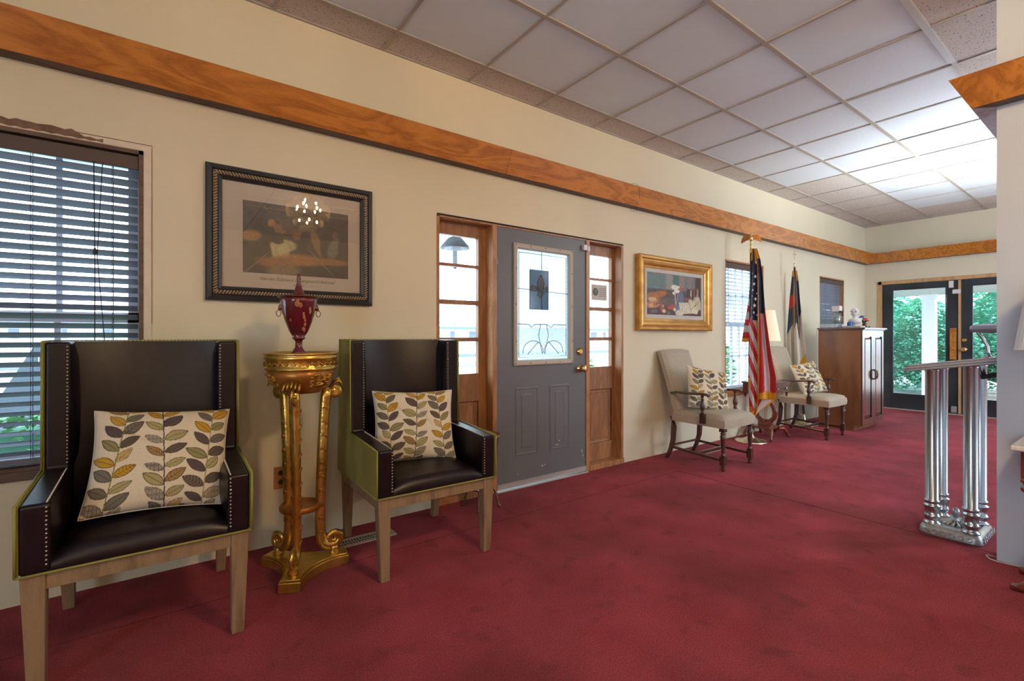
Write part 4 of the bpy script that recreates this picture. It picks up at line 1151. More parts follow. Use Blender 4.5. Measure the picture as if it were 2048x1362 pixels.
def star(cx, cy, r, rot, tilt=1.0, Pg=None, yo=-.006, l=1497, rr_=1517):
    pts = []
    for k in range(10):
        a = rot + k * PI / 5; q = r if k % 2 == 0 else r * .42
        pts.append((cx + q * math.sin(a) * tilt, cy - q * math.cos(a)))
    V = [wp(px, py, 5.14, FY1, -.075) for px, py in pts]
    st = MB(); st.add(V, [tuple(range(10))]); st.build('star', 'white_cloth', fl1)
for (cx, cy, r, t_) in ((1512, 525, 2.5, .6), (1510.5, 553, 4.2, .8), (1508, 568, 4.0, .9), (1505.5, 580, 3, .7), (1513, 587, 2.6, .5), (1511, 598, 4.2, .8), (1504.5, 592, 2.2, .5), (1509, 611, 4.6, .9), (1504, 616, 2.2, .4), (1507.5, 625, 3.6, .7), (1514, 630, 2.4, .5), (1504, 634, 2, .5), (1505, 547, 2.2, .5)):
    star(cx, cy, r, random.uniform(-.3, .3), t_)

# Christian flag
FY2 = 2.70
px_, py_ = 6.63, FY2
f2 = thing('flagpole', 'slim flagpole topped by a small cross leaning behind the far beige armchair', 'flagpole', (px_, py_, 0))
MB().lathe([(.150, 0), (.150, .008), (.14, .016), (.09, .026), (.045, .045), (.03, .07), (.021, .09), (.019, .14), (.001, .14)], (px_, py_, 0), 36).build('base', 'pale_brass', f2)
tpx = wy(1589, 535, FY2)
MB().tube([(px_, py_, .1), (tpx[0], FY2, tpx[2])], .012, 12).build('pole', 'walnut', f2)
cz = tpx[2]
cr_ = MB().lathe([(.012, 0), (.016, .01), (.010, .03), (.014, .045), (.006, .055), (.006, .10)], (tpx[0], FY2, cz), 12)
cr_.bx(tpx[0] - .006, tpx[0] + .006, FY2 - .005, FY2 + .005, cz + .09, cz + .215); cr_.bx(tpx[0] - .038, tpx[0] + .038, FY2 - .005, FY2 + .005, cz + .155, cz + .168)
cr_.build('cross_finial', 'pale_brass', f2, bevel=.0015)
NV2, CRM, G2 = (.022, .040, .10), (.60, .55, .46), (.66, .36, .03)
fl2 = thing('christian_flag', 'white flag with navy corner, red cross and gold fringe hanging from the cross-topped pole', 'flag', (tpx[0], FY2, .4))
def c1(u, px, py):
    if u > .86 and py < 650: return G2
    if py < 552: return G2
    if py < 672 - (px - 1573) * 1.9: return (.50, .015, .02) if 591 < py + (px - 1580) * .3 < 617 else NV2
    if 617 < py < 650 and u < .8 and py < 640: return NV2
    return CRM
def c2(u, px, py):
    if py < 553: return G2
    if u < .1 and py < 650: return G2
    if py < 562 and u > .6: return G2
    if py < 652 - (px - 1590) * 2.2: return (.50, .015, .02) if (594 < py < 607 and .1 < u < .45) else NV2
    if py > 708 + (1612 - px) * 1.1 and px > 1600: return G2
    if py < 660 and u < .15: return G2
    return CRM
m2 = MB()
fold_cloth(m2, [(541, 1585, 1590), (560, 1583, 1589), (600, 1579, 1588), (640, 1576, 1588), (673, 1573.5, 1588), (740, 1575, 1588), (860, 1570, 1590)], (6.5, FY2, 0), .02, 1.2, .3, c1, 26, 120)
m2.build('left_fold', 'cloth', fl2, solid=.0015)
m2 = MB()
fold_cloth(m2, [(541, 1588, 1594), (560, 1588, 1597), (600, 1588, 1600), (640, 1588, 1604), (690, 1588, 1611), (722, 1588, 1613), (735, 1588, 1605)], (6.5, FY2, -.03), .02, 1.3, 2, c2, 26, 110)
m2.build('right_fold', 'cloth', fl2, solid=.0015)
m2 = MB()
fold_cloth(m2, [(722, 1577, 1606), (780, 1576, 1604), (820, 1573, 1598), (850, 1575, 1590)], (6.5, FY2, .03), .02, 1.4, 1, lambda u, px, py: G2 if (u < .1 or py > 842 or abs(u - .55 - .3 * math.sin(py / 9)) < .06) else CRM, 24, 60)
m2.build('lower_fold', 'cloth', fl2, solid=.0015)

# ------------------------------------------------------------------ lyre table and lamp
lt = thing('lyre_side_table', 'small dark side table with a lyre-shaped pedestal behind the American flag', 'side table', (5.50, 2.64, 0))
lt_x0, lt_x1, lt_y0, lt_y1 = 5.285, 5.715, 2.48, 2.80
MB().bx(lt_x0 - .012, lt_x1 + .012, lt_y0 - .012, lt_y1, .612, .632).build('tabletop', 'walnut', lt, bevel=.004)
a_ = MB().bx(lt_x0, lt_x1, lt_y0, lt_y1 - .01, .512, .612); a_.build('apron', 'mahogany', lt, bevel=.003)
dw = MB().bx(lt_x0 + .03, lt_x1 - .03, lt_y0 - .008, lt_y0, .527, .597).build('drawer', 'walnut', lt, bevel=.002)
for x in (5.40, 5.60): MB().lathe([(.006, 0), (.006, .008), (.013, .014), (.010, .02)], (x, lt_y0 - .008, .562), 12, ax='y').build('drawer_knob', 'pale_brass', dw)
for x in (lt_x0 + .02, lt_x1 - .02):
    for y in (lt_y0 + .02, lt_y1 - .03): MB().lathe([(.003, .462), (.012, .474), (.009, .489), (.016, .497), (.016, .512)], (x, y, 0), 12).build('drop_finial', 'walnut', lt)
ly = MB()
for sg in (-1, 1):
    pth = [(0, .175), (.05, .185), (.092, .225), (.105, .28), (.092, .34), (.06, .40), (.045, .45), (.055, .48), (.075, .512)]
    ly.tube([(5.50, 2.64 + sg * a, z) for a, z in pth], [(.026, .018)] * 3 + [(.030, .018)] * 2 + [(.024, .018)] * 4, 8, flat=(1, 0, 0))
for k in (-1, 0, 1): ly.tube([(5.50, 2.64 + k * .014, .20), (5.50, 2.64 + k * .014, .512)], .002, 5)
ly.bx(5.47, 5.53, 2.57, 2.71, .13, .18)
ly.build('lyre_pedestal', 'mahogany', lt)
MB().bx(5.38, 5.62, 2.54, 2.75, .105, .132).build('plinth', 'mahogany', lt, bevel=.004)
for sx in (-1, 1):
    for sy in (-1, 1):
        MB().tube([(5.50 + sx * .08, 2.64 + sy * .10, .105), (5.50 + sx * .14, 2.64 + sy * .13, .10), (5.50 + sx * .18, 2.64 + sy * .145, .055), (5.50 + sx * .20, 2.64 + sy * .155, .012), (5.50 + sx * .225, 2.64 + sy * .165, .012)], [.020, .022, .018, .014, .013], 8).build('leg', 'mahogany', lt)

def table_lamp(label, c, z0, zs0, zs1, r0, r1, shade, pleats=48, basem='brass', glow=False):
    t = thing('table_lamp', label, 'lamp', (c[0], c[1], z0))
    MB().lathe([(.07, z0), (.072, z0 + .012), (.03, z0 + .025), (.018, z0 + .05), (.045, z0 + .11), (.05, z0 + .16), (.03, z0 + .22), (.014, z0 + .26), (.012, zs0), (.012, (zs0 + zs1) / 2), (.001, (zs0 + zs1) / 2)], (*c, 0), 24).build('lamp_base', basem, t)
    s_ = MB(); n = pleats * 4; vs = []
    for (r, z) in ((r0, zs0), (r1, zs1)):
        for i in range(n):
            a = 2 * PI * i / n; rr = r * (1 + .012 * math.sin(a * pleats)); vs.append((c[0] + rr * math.cos(a), c[1] + rr * math.sin(a), z))
    s_.add(vs, [(i, (i + 1) % n, n + (i + 1) % n, n + i) for i in range(n)], 0, True)
    s_.build('lamp_shade', shade, t)
    tr = MB()
    for (r, z) in ((r0, zs0), (r1, zs1)): tr.tube([(c[0] + r * math.cos(a), c[1] + r * math.sin(a), z) for a in np.linspace(0, 2 * PI, 41)[:-1]], .004, 6, closed=True)
    tr.build('shade_trim', shade, t)
    MB().lathe([(.004, (zs0 + zs1) / 2), (.004, zs1 - .01), (.010, zs1), (.006, zs1 + .015), (.001, zs1 + .025)], (*c, 0), 12).build('finial', basem, t)
    return t
table_lamp('lit table lamp with a pleated cream shade on the lyre table behind the American flag', (5.50, 2.64), .633, 1.09, 1.43, .150, .095, 'lampshade_glow')

# ------------------------------------------------------------------ cabinet
cbx0, cbx1, cby0, cby1 = 6.70, 7.43, 2.088, 2.56
cbt = thing('wooden_cabinet', 'tall brown two-door wooden cabinet by the end-wall corner', 'cabinet', ((cbx0 + cbx1) / 2, (cby0 + cby1) / 2, 0))
MB().bx(cbx0, cbx1, cby0 + .022, cby1, .07, 1.215).build('carcass', 'cherry_cabinet', cbt, bevel=.002)
MB().bx(cbx0 + .0, cbx1 - .03, cby0 + .09, cby1, 0, .07).build('toe_kick', 'cherry_cabinet', cbt)
tpp = MB().bx(cbx0 - .018, cbx1 + .03, cby0 - .03, cby1 + .01, 1.224, 1.245); tpp.bx(cbx0 - .006, cbx1 + .015, cby0 - .012, cby1, 1.213, 1.225); tpp.build('cabinet_top', 'cherry_door', cbt, bevel=.004)
mx_ = (cbx0 + cbx1) / 2
for (a, b, s_) in ((cbx0 + .002, mx_ - .002, 1), (mx_ + .002, cbx1 - .002, -1)):
    d_ = MB(); y0 = cby0; i_ = .062
    d_.bx(a, a + i_, y0, y0 + .02, .075, 1.21); d_.bx(b - i_, b, y0, y0 + .02, .075, 1.21); d_.bx(a + i_, b - i_, y0, y0 + .02, .075, .15); d_.bx(a + i_, b - i_, y0, y0 + .02, 1.135, 1.21)
    o = d_.build('door', 'cherry_door', cbt)
    MB().ring(a + i_, b - i_, .15, 1.135, [(0, y0), (0, y0 + .012), (.014, y0 + .012), (.034, y0 + .001)], fill=True).build('raised_panel', 'cherry_door', o)
    hx = b - .028 if s_ > 0 else a + .028
    MB().tube([(hx, y0, .73), (hx, y0 - .028, .715), (hx, y0 - .034, .67), (hx, y0 - .028, .625), (hx, y0, .61)], [.007, .008, .011, .008, .007], 8).build('handle', 'bronze', o)

cz_ = 1.246
# things on the cabinet
MB_ = MB
tag(MB().bx(6.72, 6.93, 2.36, 2.55, cz_, cz_ + .05).build('grey_box', 'silver_cast', bevel=.003), 'flat grey box at the wall end of the cabinet top', 'box')
tag(MB().bx(6.80, 6.96, 2.14, 2.33, cz_, cz_ + .022).build('paper_stack', 'paper', bevel=.001), 'stack of white papers near the front of the cabinet top', 'papers')
dfx, dfy = 6.86, 2.41
df = thing('glass_jar', 'square glass jar with dark bow and white top standing on the grey box', 'jar', (dfx, dfy, cz_ + .05))
z = cz_ + .051
MB().lathe([(.045, z), (.05, z + .005), (.05, z + .10), (.035, z + .125), (.025, z + .14), (.025, z + .15)], (dfx, dfy, 0), 20).build('body', 'bottle_glass', df)
MB().lathe([(.044, z + .003), (.045, z + .085), (.001, z + .085)], (dfx, dfy, 0), 20).build('contents', 'silver_cast', df)
MB().bx(dfx - .045, dfx + .045, dfy - .045, dfy + .045, z + .152, z + .225).build('white_top', 'plaster_white', df, bevel=.006)
bo = MB().ball((dfx - .03, dfy - .05, z + .15), .022, 8, sc=(1.5, .6, .7)); bo.ball((dfx + .03, dfy - .05, z + .15), .022, 8, sc=(1.5, .6, .7)); bo.tube([(dfx, dfy - .055, z + .15), (dfx + .02, dfy - .06, z + .10)], .007, 6); bo.build('ribbon_bow', 'black_plastic', df)
MB_ = MB().lathe([(.028, cz_), (.030, cz_ + .004), (.030, cz_ + .065), (.026, cz_ + .07), (.001, cz_ + .07)], (6.955, 2.30, 0), 20)
bl_ = MB_.build('blue_cup', 'blue_plastic'); tag(bl_, 'small blue cup beside the white bust', 'cup')
# bust facing right (+x)
bx_, by_ = 7.03, 2.27
bu = thing('plaster_bust', 'small white plaster bust of a head on the cabinet top', 'bust', (bx_, by_, cz_))
b_ = MB().lathe([(.042, cz_), (.045, cz_ + .008), (.032, cz_ + .02), (.024, cz_ + .035), (.028, cz_ + .04)], (bx_, by_, 0), 20)
b_.build('socle', 'plaster_white', bu)
b2 = MB().ball((bx_ - .005, by_, cz_ + .085), .055, 18, sc=(.95, 1.35, .75)); b2.tube([(bx_ - .004, by_, cz_ + .09), (bx_ + .004, by_, cz_ + .145)], [.032, .026], 14)
b2.ball((bx_ + .006, by_, cz_ + .185), .045, 18, sc=(1.05, .85, 1.15)); b2.ball((bx_ + .052, by_, cz_ + .176), .009, 8, sc=(1.2, .7, 1.3)); b2.ball((bx_ + .043, by_, cz_ + .155), .012, 8, sc=(.9, 1.1, .8)); b2.ball((bx_ + .036, by_, cz_ + .135), .014, 8)
for sy in (-1, 1): b2.ball((bx_ + .043, by_ + sy * .015, cz_ + .192), .007, 8); b2.ball((bx_ + .002, by_ + sy * .04, cz_ + .175), .011, 8, sc=(1, .4, 1.4))
b2.build('head', 'plaster_white', bu)
hr = MB()
for i in range(40):
    a = random.uniform(0, 2 * PI); e = random.uniform(.1, 1.2)
    hr.ball((bx_ - .006 + .042 * math.cos(a) * math.cos(e), by_ + .036 * math.sin(a) * math.cos(e), cz_ + .195 + .044 * math.sin(e)), .013, 7)
hr.build('hair', 'plaster_white', bu)
fw = thing('artificial_flowers', 'little bunch of red and blue artificial flowers beside the white bust', 'flowers', (7.13, 2.2, cz_))
MB().lathe([(.02, cz_), (.026, cz_ + .05), (.022, cz_ + .055), (.001, cz_ + .05)], (7.13, 2.2, 0), 12).build('pot', 'urn_metal', fw)
lf = MB()
for i in range(10):
    a = random.uniform(0, 2 * PI); lf.tube([(7.13, 2.2, cz_ + .05), (7.10 + .03 * math.cos(a), 2.2 + .03 * math.sin(a), cz_ + .09), (7.10 + .05 * math.cos(a), 2.2 + .05 * math.sin(a), cz_ + .10)], [.002, .008, .001], 5)
lf.build('leaves', 'leaf_green', fw)
for (dx, dy, dz, m_) in ((-.02, -.02, .11, 'red_petal'), (.01, -.03, .09, 'red_petal'), (.05, 0, .12, 'tarp_grey'), (.03, .02, .15, 'tarp_grey'), (-.01, .02, .135, 'blue_plastic')):
    fb = MB()
    for k in range(6): a = k * PI / 3; fb.ball((7.10 + dx + .015 * math.cos(a), 2.2 + dy + .015 * math.sin(a), cz_ + dz), .013, 7, sc=(1, 1, .6))
    fb.build('flower', m_, fw)
tk = MB().tube([(7.04, 2.14, cz_ + .008), (7.08, 2.13, cz_ + .012), (7.12, 2.14, cz_ + .006)], [.006, .01, .005], 6); tk.ball((7.10, 2.15, cz_ + .008), .012, 8, sc=(1.4, 1, .6))
tag(tk.build('dark_trinket', 'bronze'), 'small dark trinket at the front edge of the cabinet top', 'trinket')

# ------------------------------------------------------------------ lectern stand
lc = thing('lectern', 'silver metal lectern on four round columns with a cast base near the right wall', 'lectern', (3.71, .70, 0))
bx0, bx1, by0, by1 = 3.535, 3.875, .560, .835
bs = MB(); rr_ = .05
def rrect(x0, x1, y0, y1, r, n=6):
    P = []
    for (cx, cy, a0) in ((x1 - r, y1 - r, 0), (x0 + r, y1 - r, 90), (x0 + r, y0 + r, 180), (x1 - r, y0 + r, 270)): P += arc(cx, cy, r, a0, a0 + 90, n)
    return P
def stack(mb, levels):
    V = []; n = None
    for (ins, z, zt) in levels:
        P = rrect(bx0 + ins, bx1 - ins, by0 + ins, by1 - ins, max(.012, rr_ - ins)); n = len(P); V += [(x, y, z) for x, y in P]
    k = len(levels); F = [(j * n + i, j * n + (i + 1) % n, (j + 1) * n + (i + 1) % n, (j + 1) * n + i) for j in range(k - 1) for i in range(n)]
    mb.add(V, F + [tuple(range((k - 1) * n, k * n)), tuple(range(n))[::-1]], 0, False)
stack(bs, [(.006, 0, 0), (.0, .010, 0), (.002, .035, 0), (.012, .052, 0), (.026, .060, 0), (.032, .062, 0), (.036, .055, 0), (.05, .056, 0)])
bs.build('base', 'silver_cast', lc, bevel=.002)
sc_ = MB()
def scroll(x, y, ux, uy, nx_, ny_):
    P = [(x + (.006 + .012 * k / 14) * math.cos(k * .62) * ux + nx_ * .001, y + (.006 + .012 * k / 14) * math.cos(k * .62) * uy + ny_ * .001, .030 + (.005 + .010 * k / 14) * math.sin(k * .62)) for k in range(15)]
    sc_.tube(P, .0028, 5)
for i in range(6): scroll(bx0 - .001, by0 + .05 + i * .036, 0, 1, -1, 0)
for i in range(7): scroll(bx0 + .05 + i * .04, by0 - .001, 1, 0, 0, -1)
sc_.build('scroll_relief', 'silver_cast', lc)
fan = MB()
for i in range(16):
    a = 2 * PI * i / 16; fan.tube([(3.705 + .012 * math.cos(a), .698 + .012 * math.sin(a), .074), (3.705 + .085 * math.cos(a), .698 + .07 * math.sin(a), .060)], [.004, .009], 6)
fan.build('fan_relief', 'silver_cast', lc)
MB().lathe([(.022, .06), (.020, .075), (.010, .082), (.009, .092), (.017, .105), (.019, .125), (.014, .142), (.001, .150)], (3.705, .698, 0), 18).build('finial', 'silver_cast', lc)
colp = [(.040, .056), (.042, .066), (.032, .072), (.030, .085), (.038, .095), (.040, .105), (.034, .112), (.033, .150), (.040, .156), (.041, .165), (.031, .172), (.033, .180), (.041, .187), (.034, .196)]
def topz(y): return .938 + (.875 - y) * .165
for (x, y) in ((3.600, .782), (3.585, .615), (3.80, .782), (3.81, .615)):
    MB().lathe(colp + [(.031, .20), (.031, topz(y) - .02), (.034, topz(y) - .01), (.034, topz(y) - .004)], (x, y, 0), 24).build('column', 'silver', lc)
tm = MB(); T = rrect(3.46, 3.93, .36, .885, .06); n = len(T)
lev = [(0, -.004), (-.006, 0), (-.006, .006), (-.002, .009), (-.007, .013), (-.007, .019), (-.002, .023), (-.004, .03), (.012, .032), (.022, .026)]
V = []
for (ins, dz) in lev:
    Q = rrect(3.46 + ins, 3.93 - ins, .36 + ins, .885 - ins, .06); V += [(x, y, topz(y) + dz) for x, y in Q]
F = [(j * n + i, j * n + (i + 1) % n, (j + 1) * n + (i + 1) % n, (j + 1) * n + i) for j in range(len(lev) - 1) for i in range(n)]
tm.add(V, F + [tuple(range(n))[::-1]]); tm.build('top_rim', 'silver_paint', lc)
dsk = MB(); dsk.add([(x, y, topz(y) + .027) for x, y in rrect(3.475, 3.915, .375, .87, .05)], [tuple(range(n))]); dsk.build('writing_surface', 'walnut', lc)
# reading lamp on it
rl = thing('reading_lamp', 'curved metal reading lamp clamped to the upper edge of the lectern', 'lamp', (3.88, .61, topz(.61) + .03))
zt = topz(.60) + .03
MB().lathe([(.028, zt), (.028, zt + .006), (.014, zt + .012), (.010, zt + .022)], (3.86, .585, 0), 18).build('lamp_base', 'chrome', rl)
gp = [wy(1974, 717, .59), wy(1975, 705, .592), wy(1969, 690, .60), wy(1959, 675, .615), wy(1955, 664, .625), wy(1960, 658, .63)]
MB().tube([(3.86, .585, zt + .01)] + [(3.86 + .0 * i, p[1], p[2] - .0) for i, p in enumerate([(0, .588, 1.045), (0, .592, 1.085), (0, .612, 1.13), (0, .630, 1.158), (0, .640, 1.176), (0, .632, 1.190)])] + [(3.87, .60, 1.192)], .0085, 10).build('gooseneck', 'chrome', rl)
sh_ = MB(); V = []; n = 16
for (y, r) in ((.668, .004), (.664, .022), (.65, .032), (.60, .036), (.45, .036), (.30, .036), (.285, .03), (.28, .004)):
    for i in range(n): a = 2 * PI * i / n; V.append((3.87 + r * 1.25 * math.cos(a), y, 1.186 + r * .72 * math.sin(a)))
sh_.add(V, [(j * n + i, j * n + (i + 1) % n, (j + 1) * n + (i + 1) % n, (j + 1) * n + i) for j in range(7) for i in range(n)] + [tuple(range(n)), tuple(range(7 * n, 8 * n))], 0, True)
sh_.build('lamp_head', 'silver_paint', rl)
MB().tube([(3.62, .70 - .1, topz(.6) + .034), (3.66, .46, topz(.46) + .036)], .004, 8)
bc = thing('binder_clip', 'black clip hanging under the upper edge of the lectern', 'clip', (3.78, .56, .93))
MB().bx(3.75, 3.81, .525, .605, .905, .930, rot=Matrix.Rotation(math.radians(-18), 3, 'X')).build('clip_body', 'black_plastic', bc, bevel=.006)
lp = MB().tube([(3.78, .60, .925), (3.78, .61, .96), (3.78, .625, .988)], .0025, 6); lp.tube([(3.78, .53, .935), (3.78, .55, .97), (3.78, .56, .996)], .0025, 6); lp.build('clip_loop', 'black_plastic', bc)

# ------------------------------------------------------------------ marble-topped table and lamp at the right wall
mt = thing('marble_top_table', 'polished red-brown table with a white marble top against the right wall', 'table', (3.19, .1, 0))
tx0, tx1, ty0, ty1 = 2.995, 3.40, -.25, .388
MB().bx(tx0, tx1, ty0, ty1, .640, .662).build('marble_top', 'marble', mt, bevel=.006)
MB().bx(tx0 + .03, tx1 - .02, ty0 + .03, ty1 - .028, .515, .640).build('apron', 'mahogany', mt, bevel=.004)
for x in (tx0 + .045, tx1 - .04):
    for y in (ty0 + .045, ty1 - .045):
        MB().lathe([(.001, .450), (.017, .462), (.020, .475), (.013, .488), (.010, .494), (.020, .503), (.020, .52)], (x, y, 0), 14).build('drop_finial', 'mahogany', mt)
cxm, cym = 3.20, .07
MB().lathe([(.05, .16), (.06, .19), (.03, .24), (.045, .34), (.05, .40), (.03, .46), (.05, .515)], (cxm, cym, 0), 20).build('pedestal', 'mahogany', mt)
for sx in (-1, 1):
    for sy in (-1, 1):
        e = (cxm + sx * .12, cym + sy * .305)
        MB().tube([(cxm + sx * .02, cym + sy * .03, .19), (cxm + sx * .06, cym + sy * .14, .185), (cxm + sx * .09, cym + sy * .22, .13), (cxm + sx * .105, cym + sy * .265, .05), (cxm + sx * .115, cym + sy * .29, .018), (e[0], e[1] + sy * .02, .016)], [.026, .028, .024, .020, .020, .016], 10).build('leg', 'mahogany', mt)
table_lamp('white-shaded table lamp on the marble-topped table at the right edge', (3.2, .165), .663, 1.08, 1.40, .233, .19, 'lampshade_white', 60)

# ------------------------------------------------------------------ lamps: chandelier (seen in the print glass) and torchiere behind the wall end
chx, chy = 1.45, -.55
cl = thing('crystal_chandelier', 'lit tiered crystal chandelier reflected in the black-framed print', 'chandelier', (chx, chy, H - .01))
MB().lathe([(.09, H - .004), (.088, H - .02), (.05, H - .045), (.01, H - .06), (.008, 2.84), (.001, 2.84)], (chx, chy, 0), 30).build('canopy', 'brass', cl)
for (r, zt_, ln_, n_) in ((.165, 2.845, .07, 34), (.245, 2.755, .12, 48), (.235, 2.66, .055, 46), (.165, 2.60, .10, 34), (.09, 2.515, .07, 20)):
    MB().tube([(chx + r * math.cos(a), chy + r * math.sin(a), zt_) for a in np.linspace(0, 2 * PI, 37)[:-1]], .006, 6, closed=True).build('hoop', 'brass', cl)
    cr_ = MB()
    for i in range(n_):
        a = 2 * PI * i / n_; x, y = chx + r * math.cos(a), chy + r * math.sin(a); w_ = .012
        cr_.add([(x, y, zt_ - .004), (x + w_ * math.cos(a), y + w_ * math.sin(a), zt_ - ln_ * .6), (x - w_ * math.sin(a), y + w_ * math.cos(a), zt_ - ln_ * .6), (x - w_ * math.cos(a), y - w_ * math.sin(a), zt_ - ln_ * .6), (x + w_ * math.sin(a), y - w_ * math.cos(a), zt_ - ln_ * .6), (x, y, zt_ - ln_)],
                [(0, 1, 2), (0, 2, 3), (0, 3, 4), (0, 4, 1), (5, 2, 1), (5, 3, 2), (5, 4, 3), (5, 1, 4)])
    cr_.build('crystal_tier', 'crystal', cl)
for (rb, zb_, nb) in ((.14, 2.715, 7), (.10, 2.565, 4), (.09, 2.80, 3)):
    for k in range(nb):
        a = 2 * PI * k / nb + rb; x, y = chx + rb * math.cos(a), chy + rb * math.sin(a)
        MB().ball((x, y, zb_), .010, 8, sc=(1, 1, 1.8)).build('bulb', 'bulb', cl)
tc_ = thing('torchiere_lamp', 'tall brass torchiere lamp lighting the ceiling behind the end of the right wall', 'lamp', (6.35, .62, 0))
MB().lathe([(.13, 0), (.13, .012), (.04, .03), (.012, .05), (.010, 1.70), (.02, 1.72)], (6.35, .62, 0), 28).build('stand', 'brass', tc_)
MB().lathe([(.02, 1.72), (.08, 1.76), (.14, 1.83), (.15, 1.86), (.146, 1.86), (.135, 1.83), (.07, 1.77), (.001, 1.755)], (6.35, .62, 0), 36).build('bowl', 'brass', tc_)

# ------------------------------------------------------------------ small things by the floor
def register(label, x0, x1, y0, y1, n):
    t = thing('floor_register', label, 'vent', ((x0 + x1) / 2, (y0 + y1) / 2, 0))
    f_ = MB(); b = .022; f_.bx(x0, x1, y0, y0 + b, 0, .006); f_.bx(x0, x1, y1 - b, y1, 0, .006); f_.bx(x0, x0 + b, y0 + b, y1 - b, 0, .006); f_.bx(x1 - b, x1, y0 + b, y1 - b, 0, .006)
    f_.bx(x0 + b, x1 - b, (y0 + y1) / 2 - .003, (y0 + y1) / 2 + .003, 0, .005)
    for i in range(1, n): x = x0 + b + (x1 - x0 - 2 * b) * i / n; f_.bx(x - .003, x + .003, y0 + b, y1 - b, 0, .005)
    f_.build('grille', 'vent_cream', t)
    MB().bx(x0 + b, x1 - b, y0 + b, y1 - b, .0, .0012).build('duct_shade_sheet', 'dark_gap', t)  # near-black sheet under the bars, the duct's shade put into its colour
register('cream metal floor register partly under the chair beside the gilded stand', .725, 1.085, 2.595, 2.70, 20)
register('cream floor register under the armchair below the gold-framed painting', 4.24, 4.60, 2.60, 2.69, 20)
ot = thing('outlet_plate', 'wood-toned outlet plate low on the wall behind the gilded stand', 'outlet', (.522, D, .36))
MB().bx(.487, .557, D - .006, D, .305, .425).build('plate', 'oak_casing', ot, bevel=.002)
for z in (.34, .39): MB().lathe([(.014, 0), (.014, .002)], (.522, D - .006, z), 14, ax='y').build('socket', 'dark_gap', ot)

bz = thing('bronze_plant_stand', 'ornate dark bronze stand with curved legs hidden behind the chair by the grey door', 'stand', (1.70, 2.70, 0))
bx_, by_ = 1.715, 2.685
MB().lathe([(.001, .135), (.05, .135), (.075, .15), (.09, .20), (.10, .28), (.105, .36), (.12, .46), (.135, .475), (.135, .485), (.125, .487), (.10, .46), (.001, .30)], (bx_, by_, 0), 28).build('basin', 'bronze', bz)
MB().lathe([(.06, .118), (.082, .125), (.082, .14), (.06, .145)], (bx_, by_, 0), 24).build('ring', 'pale_brass', bz)
for a in (math.radians(-35), math.radians(-130), math.radians(140), math.radians(50)):
    MB().tube([(bx_ + r * math.cos(a), by_ + r * math.sin(a), z) for r, z in ((.03, .13), (.065, .135), (.09, .115), (.105, .07), (.112, .03), (.12, .008), (.13, .006))], [.009, .010, .009, .008, .007, .009, .008], 8).build('leg', 'bronze', bz)

cd_ = MB(); cd_.tube([(3.40, .30, .005), (3.40, .42, .004), (3.385, .48, .006), (3.38, .51, .012), (3.40, .525, .018), (3.43, .52, .014), (3.45, .50, .006)], .0025, 6)
tag(cd_.build('thin_cable', 'cord_white'), 'thin cable looping round the foot of the right wall', 'cable')
cw = MB()
P = []
for k in range(60):
    a = k * .42; P.append((6.54 + .06 * math.cos(a) + .0012 * k, 2.60 + .045 * math.sin(a * .9) - .0005 * k, .014 + .0010 * (k % 25)))
cw.tube(P, .0035, 6); cw.tube([(6.70, 2.58, .02), (6.66, 2.68, .05), (6.67, 2.80, .18), (6.67, 2.853, .30)], .0035, 6)
tag(cw.build('coiled_power_cord', 'cord_white'), 'coiled pale power cord on the carpet beside the cabinet', 'cord')
wc = MB(); wc.tube([(6.682, 2.575, .1), (6.682, 2.575, 1.2), (6.682, 2.57, 1.25), (6.71, 2.55, 1.252)], .004, 6)
tag(wc.build('wall_cord', 'cord_white'), 'pale cord running up the back edge of the wooden cabinet', 'cord')
ld = MB(); ld.tube([wy(1262, 372, 2.70), wy(1267, 366, 2.69), wy(1276, 370, 2.69), wy(1279, 380, 2.695), wy(1280, 400, 2.76), wy(1272, 424, 2.80), wy(1262, 422, 2.80), wy(1259, 412, 2.79)], .0016, 5)
tag(ld.build('loose_wire', 'bronze'), 'thin loose wire looped over the wooden board above the gold-framed painting', 'wire')

# ------------------------------------------------------------------ outside
GZ = -.12
struct(MB().bx(-60, 90, D + .13, 220, GZ - .1, GZ).build('ground', 'concrete'))
struct(MB().bx(E + .13, 90, -60, D + .13, GZ - .1, GZ).build('ground_2', 'mulch'))
struct(MB().bx(-60, 90, D + 14, D + 17.5, GZ, GZ + .02).build('road', 'asphalt'))
# porch roof over the entrance side
pr = MB(); pr.bx(1.0, 4.6, D + .13, D + 1.9, 2.42, 2.50); pr.bx(1.0, 4.6, D + 1.75, D + 1.9, 2.28, 2.42)
struct(pr.build('porch_roof', 'porch_white'))
def post(label, x, y, a, h, m='porch_white', grp=None):
    t = thing('porch_post', label, 'post', (x, y, GZ), 0, grp)
    MB().bx(x - a, x + a, y - a, y + a, GZ, h).build('shaft', m, t)
    c_ = MB().bx(x - a * 1.35, x + a * 1.35, y - a * 1.35, y + a * 1.35, h - .06, h); c_.bx(x - a * 1.15, x + a * 1.15, y - a * 1.15, y + a * 1.15, h - .11, h - .06); c_.build('capital', m, t)
    return t
post('white porch post seen through the right sidelight', 4.30, D + 1.6, .085, 2.28)
tl = thing('porch_lantern', 'dark-capped porch lantern hanging outside the left sidelight', 'lantern', (0, 0, 0))
lx, lyy, lz = *wy(910, 505, D + .75)[:2], wy(910, 505, D + .75)[2]
tl.location = (lx, lyy, lz)
MB().lathe([(.055, lz - .11), (.062, lz - .105), (.105, lz + .035), (.098, lz + .04)], (lx, lyy, 0), 8, smooth=False).build('lantern_glass', 'lantern_glass', tl)
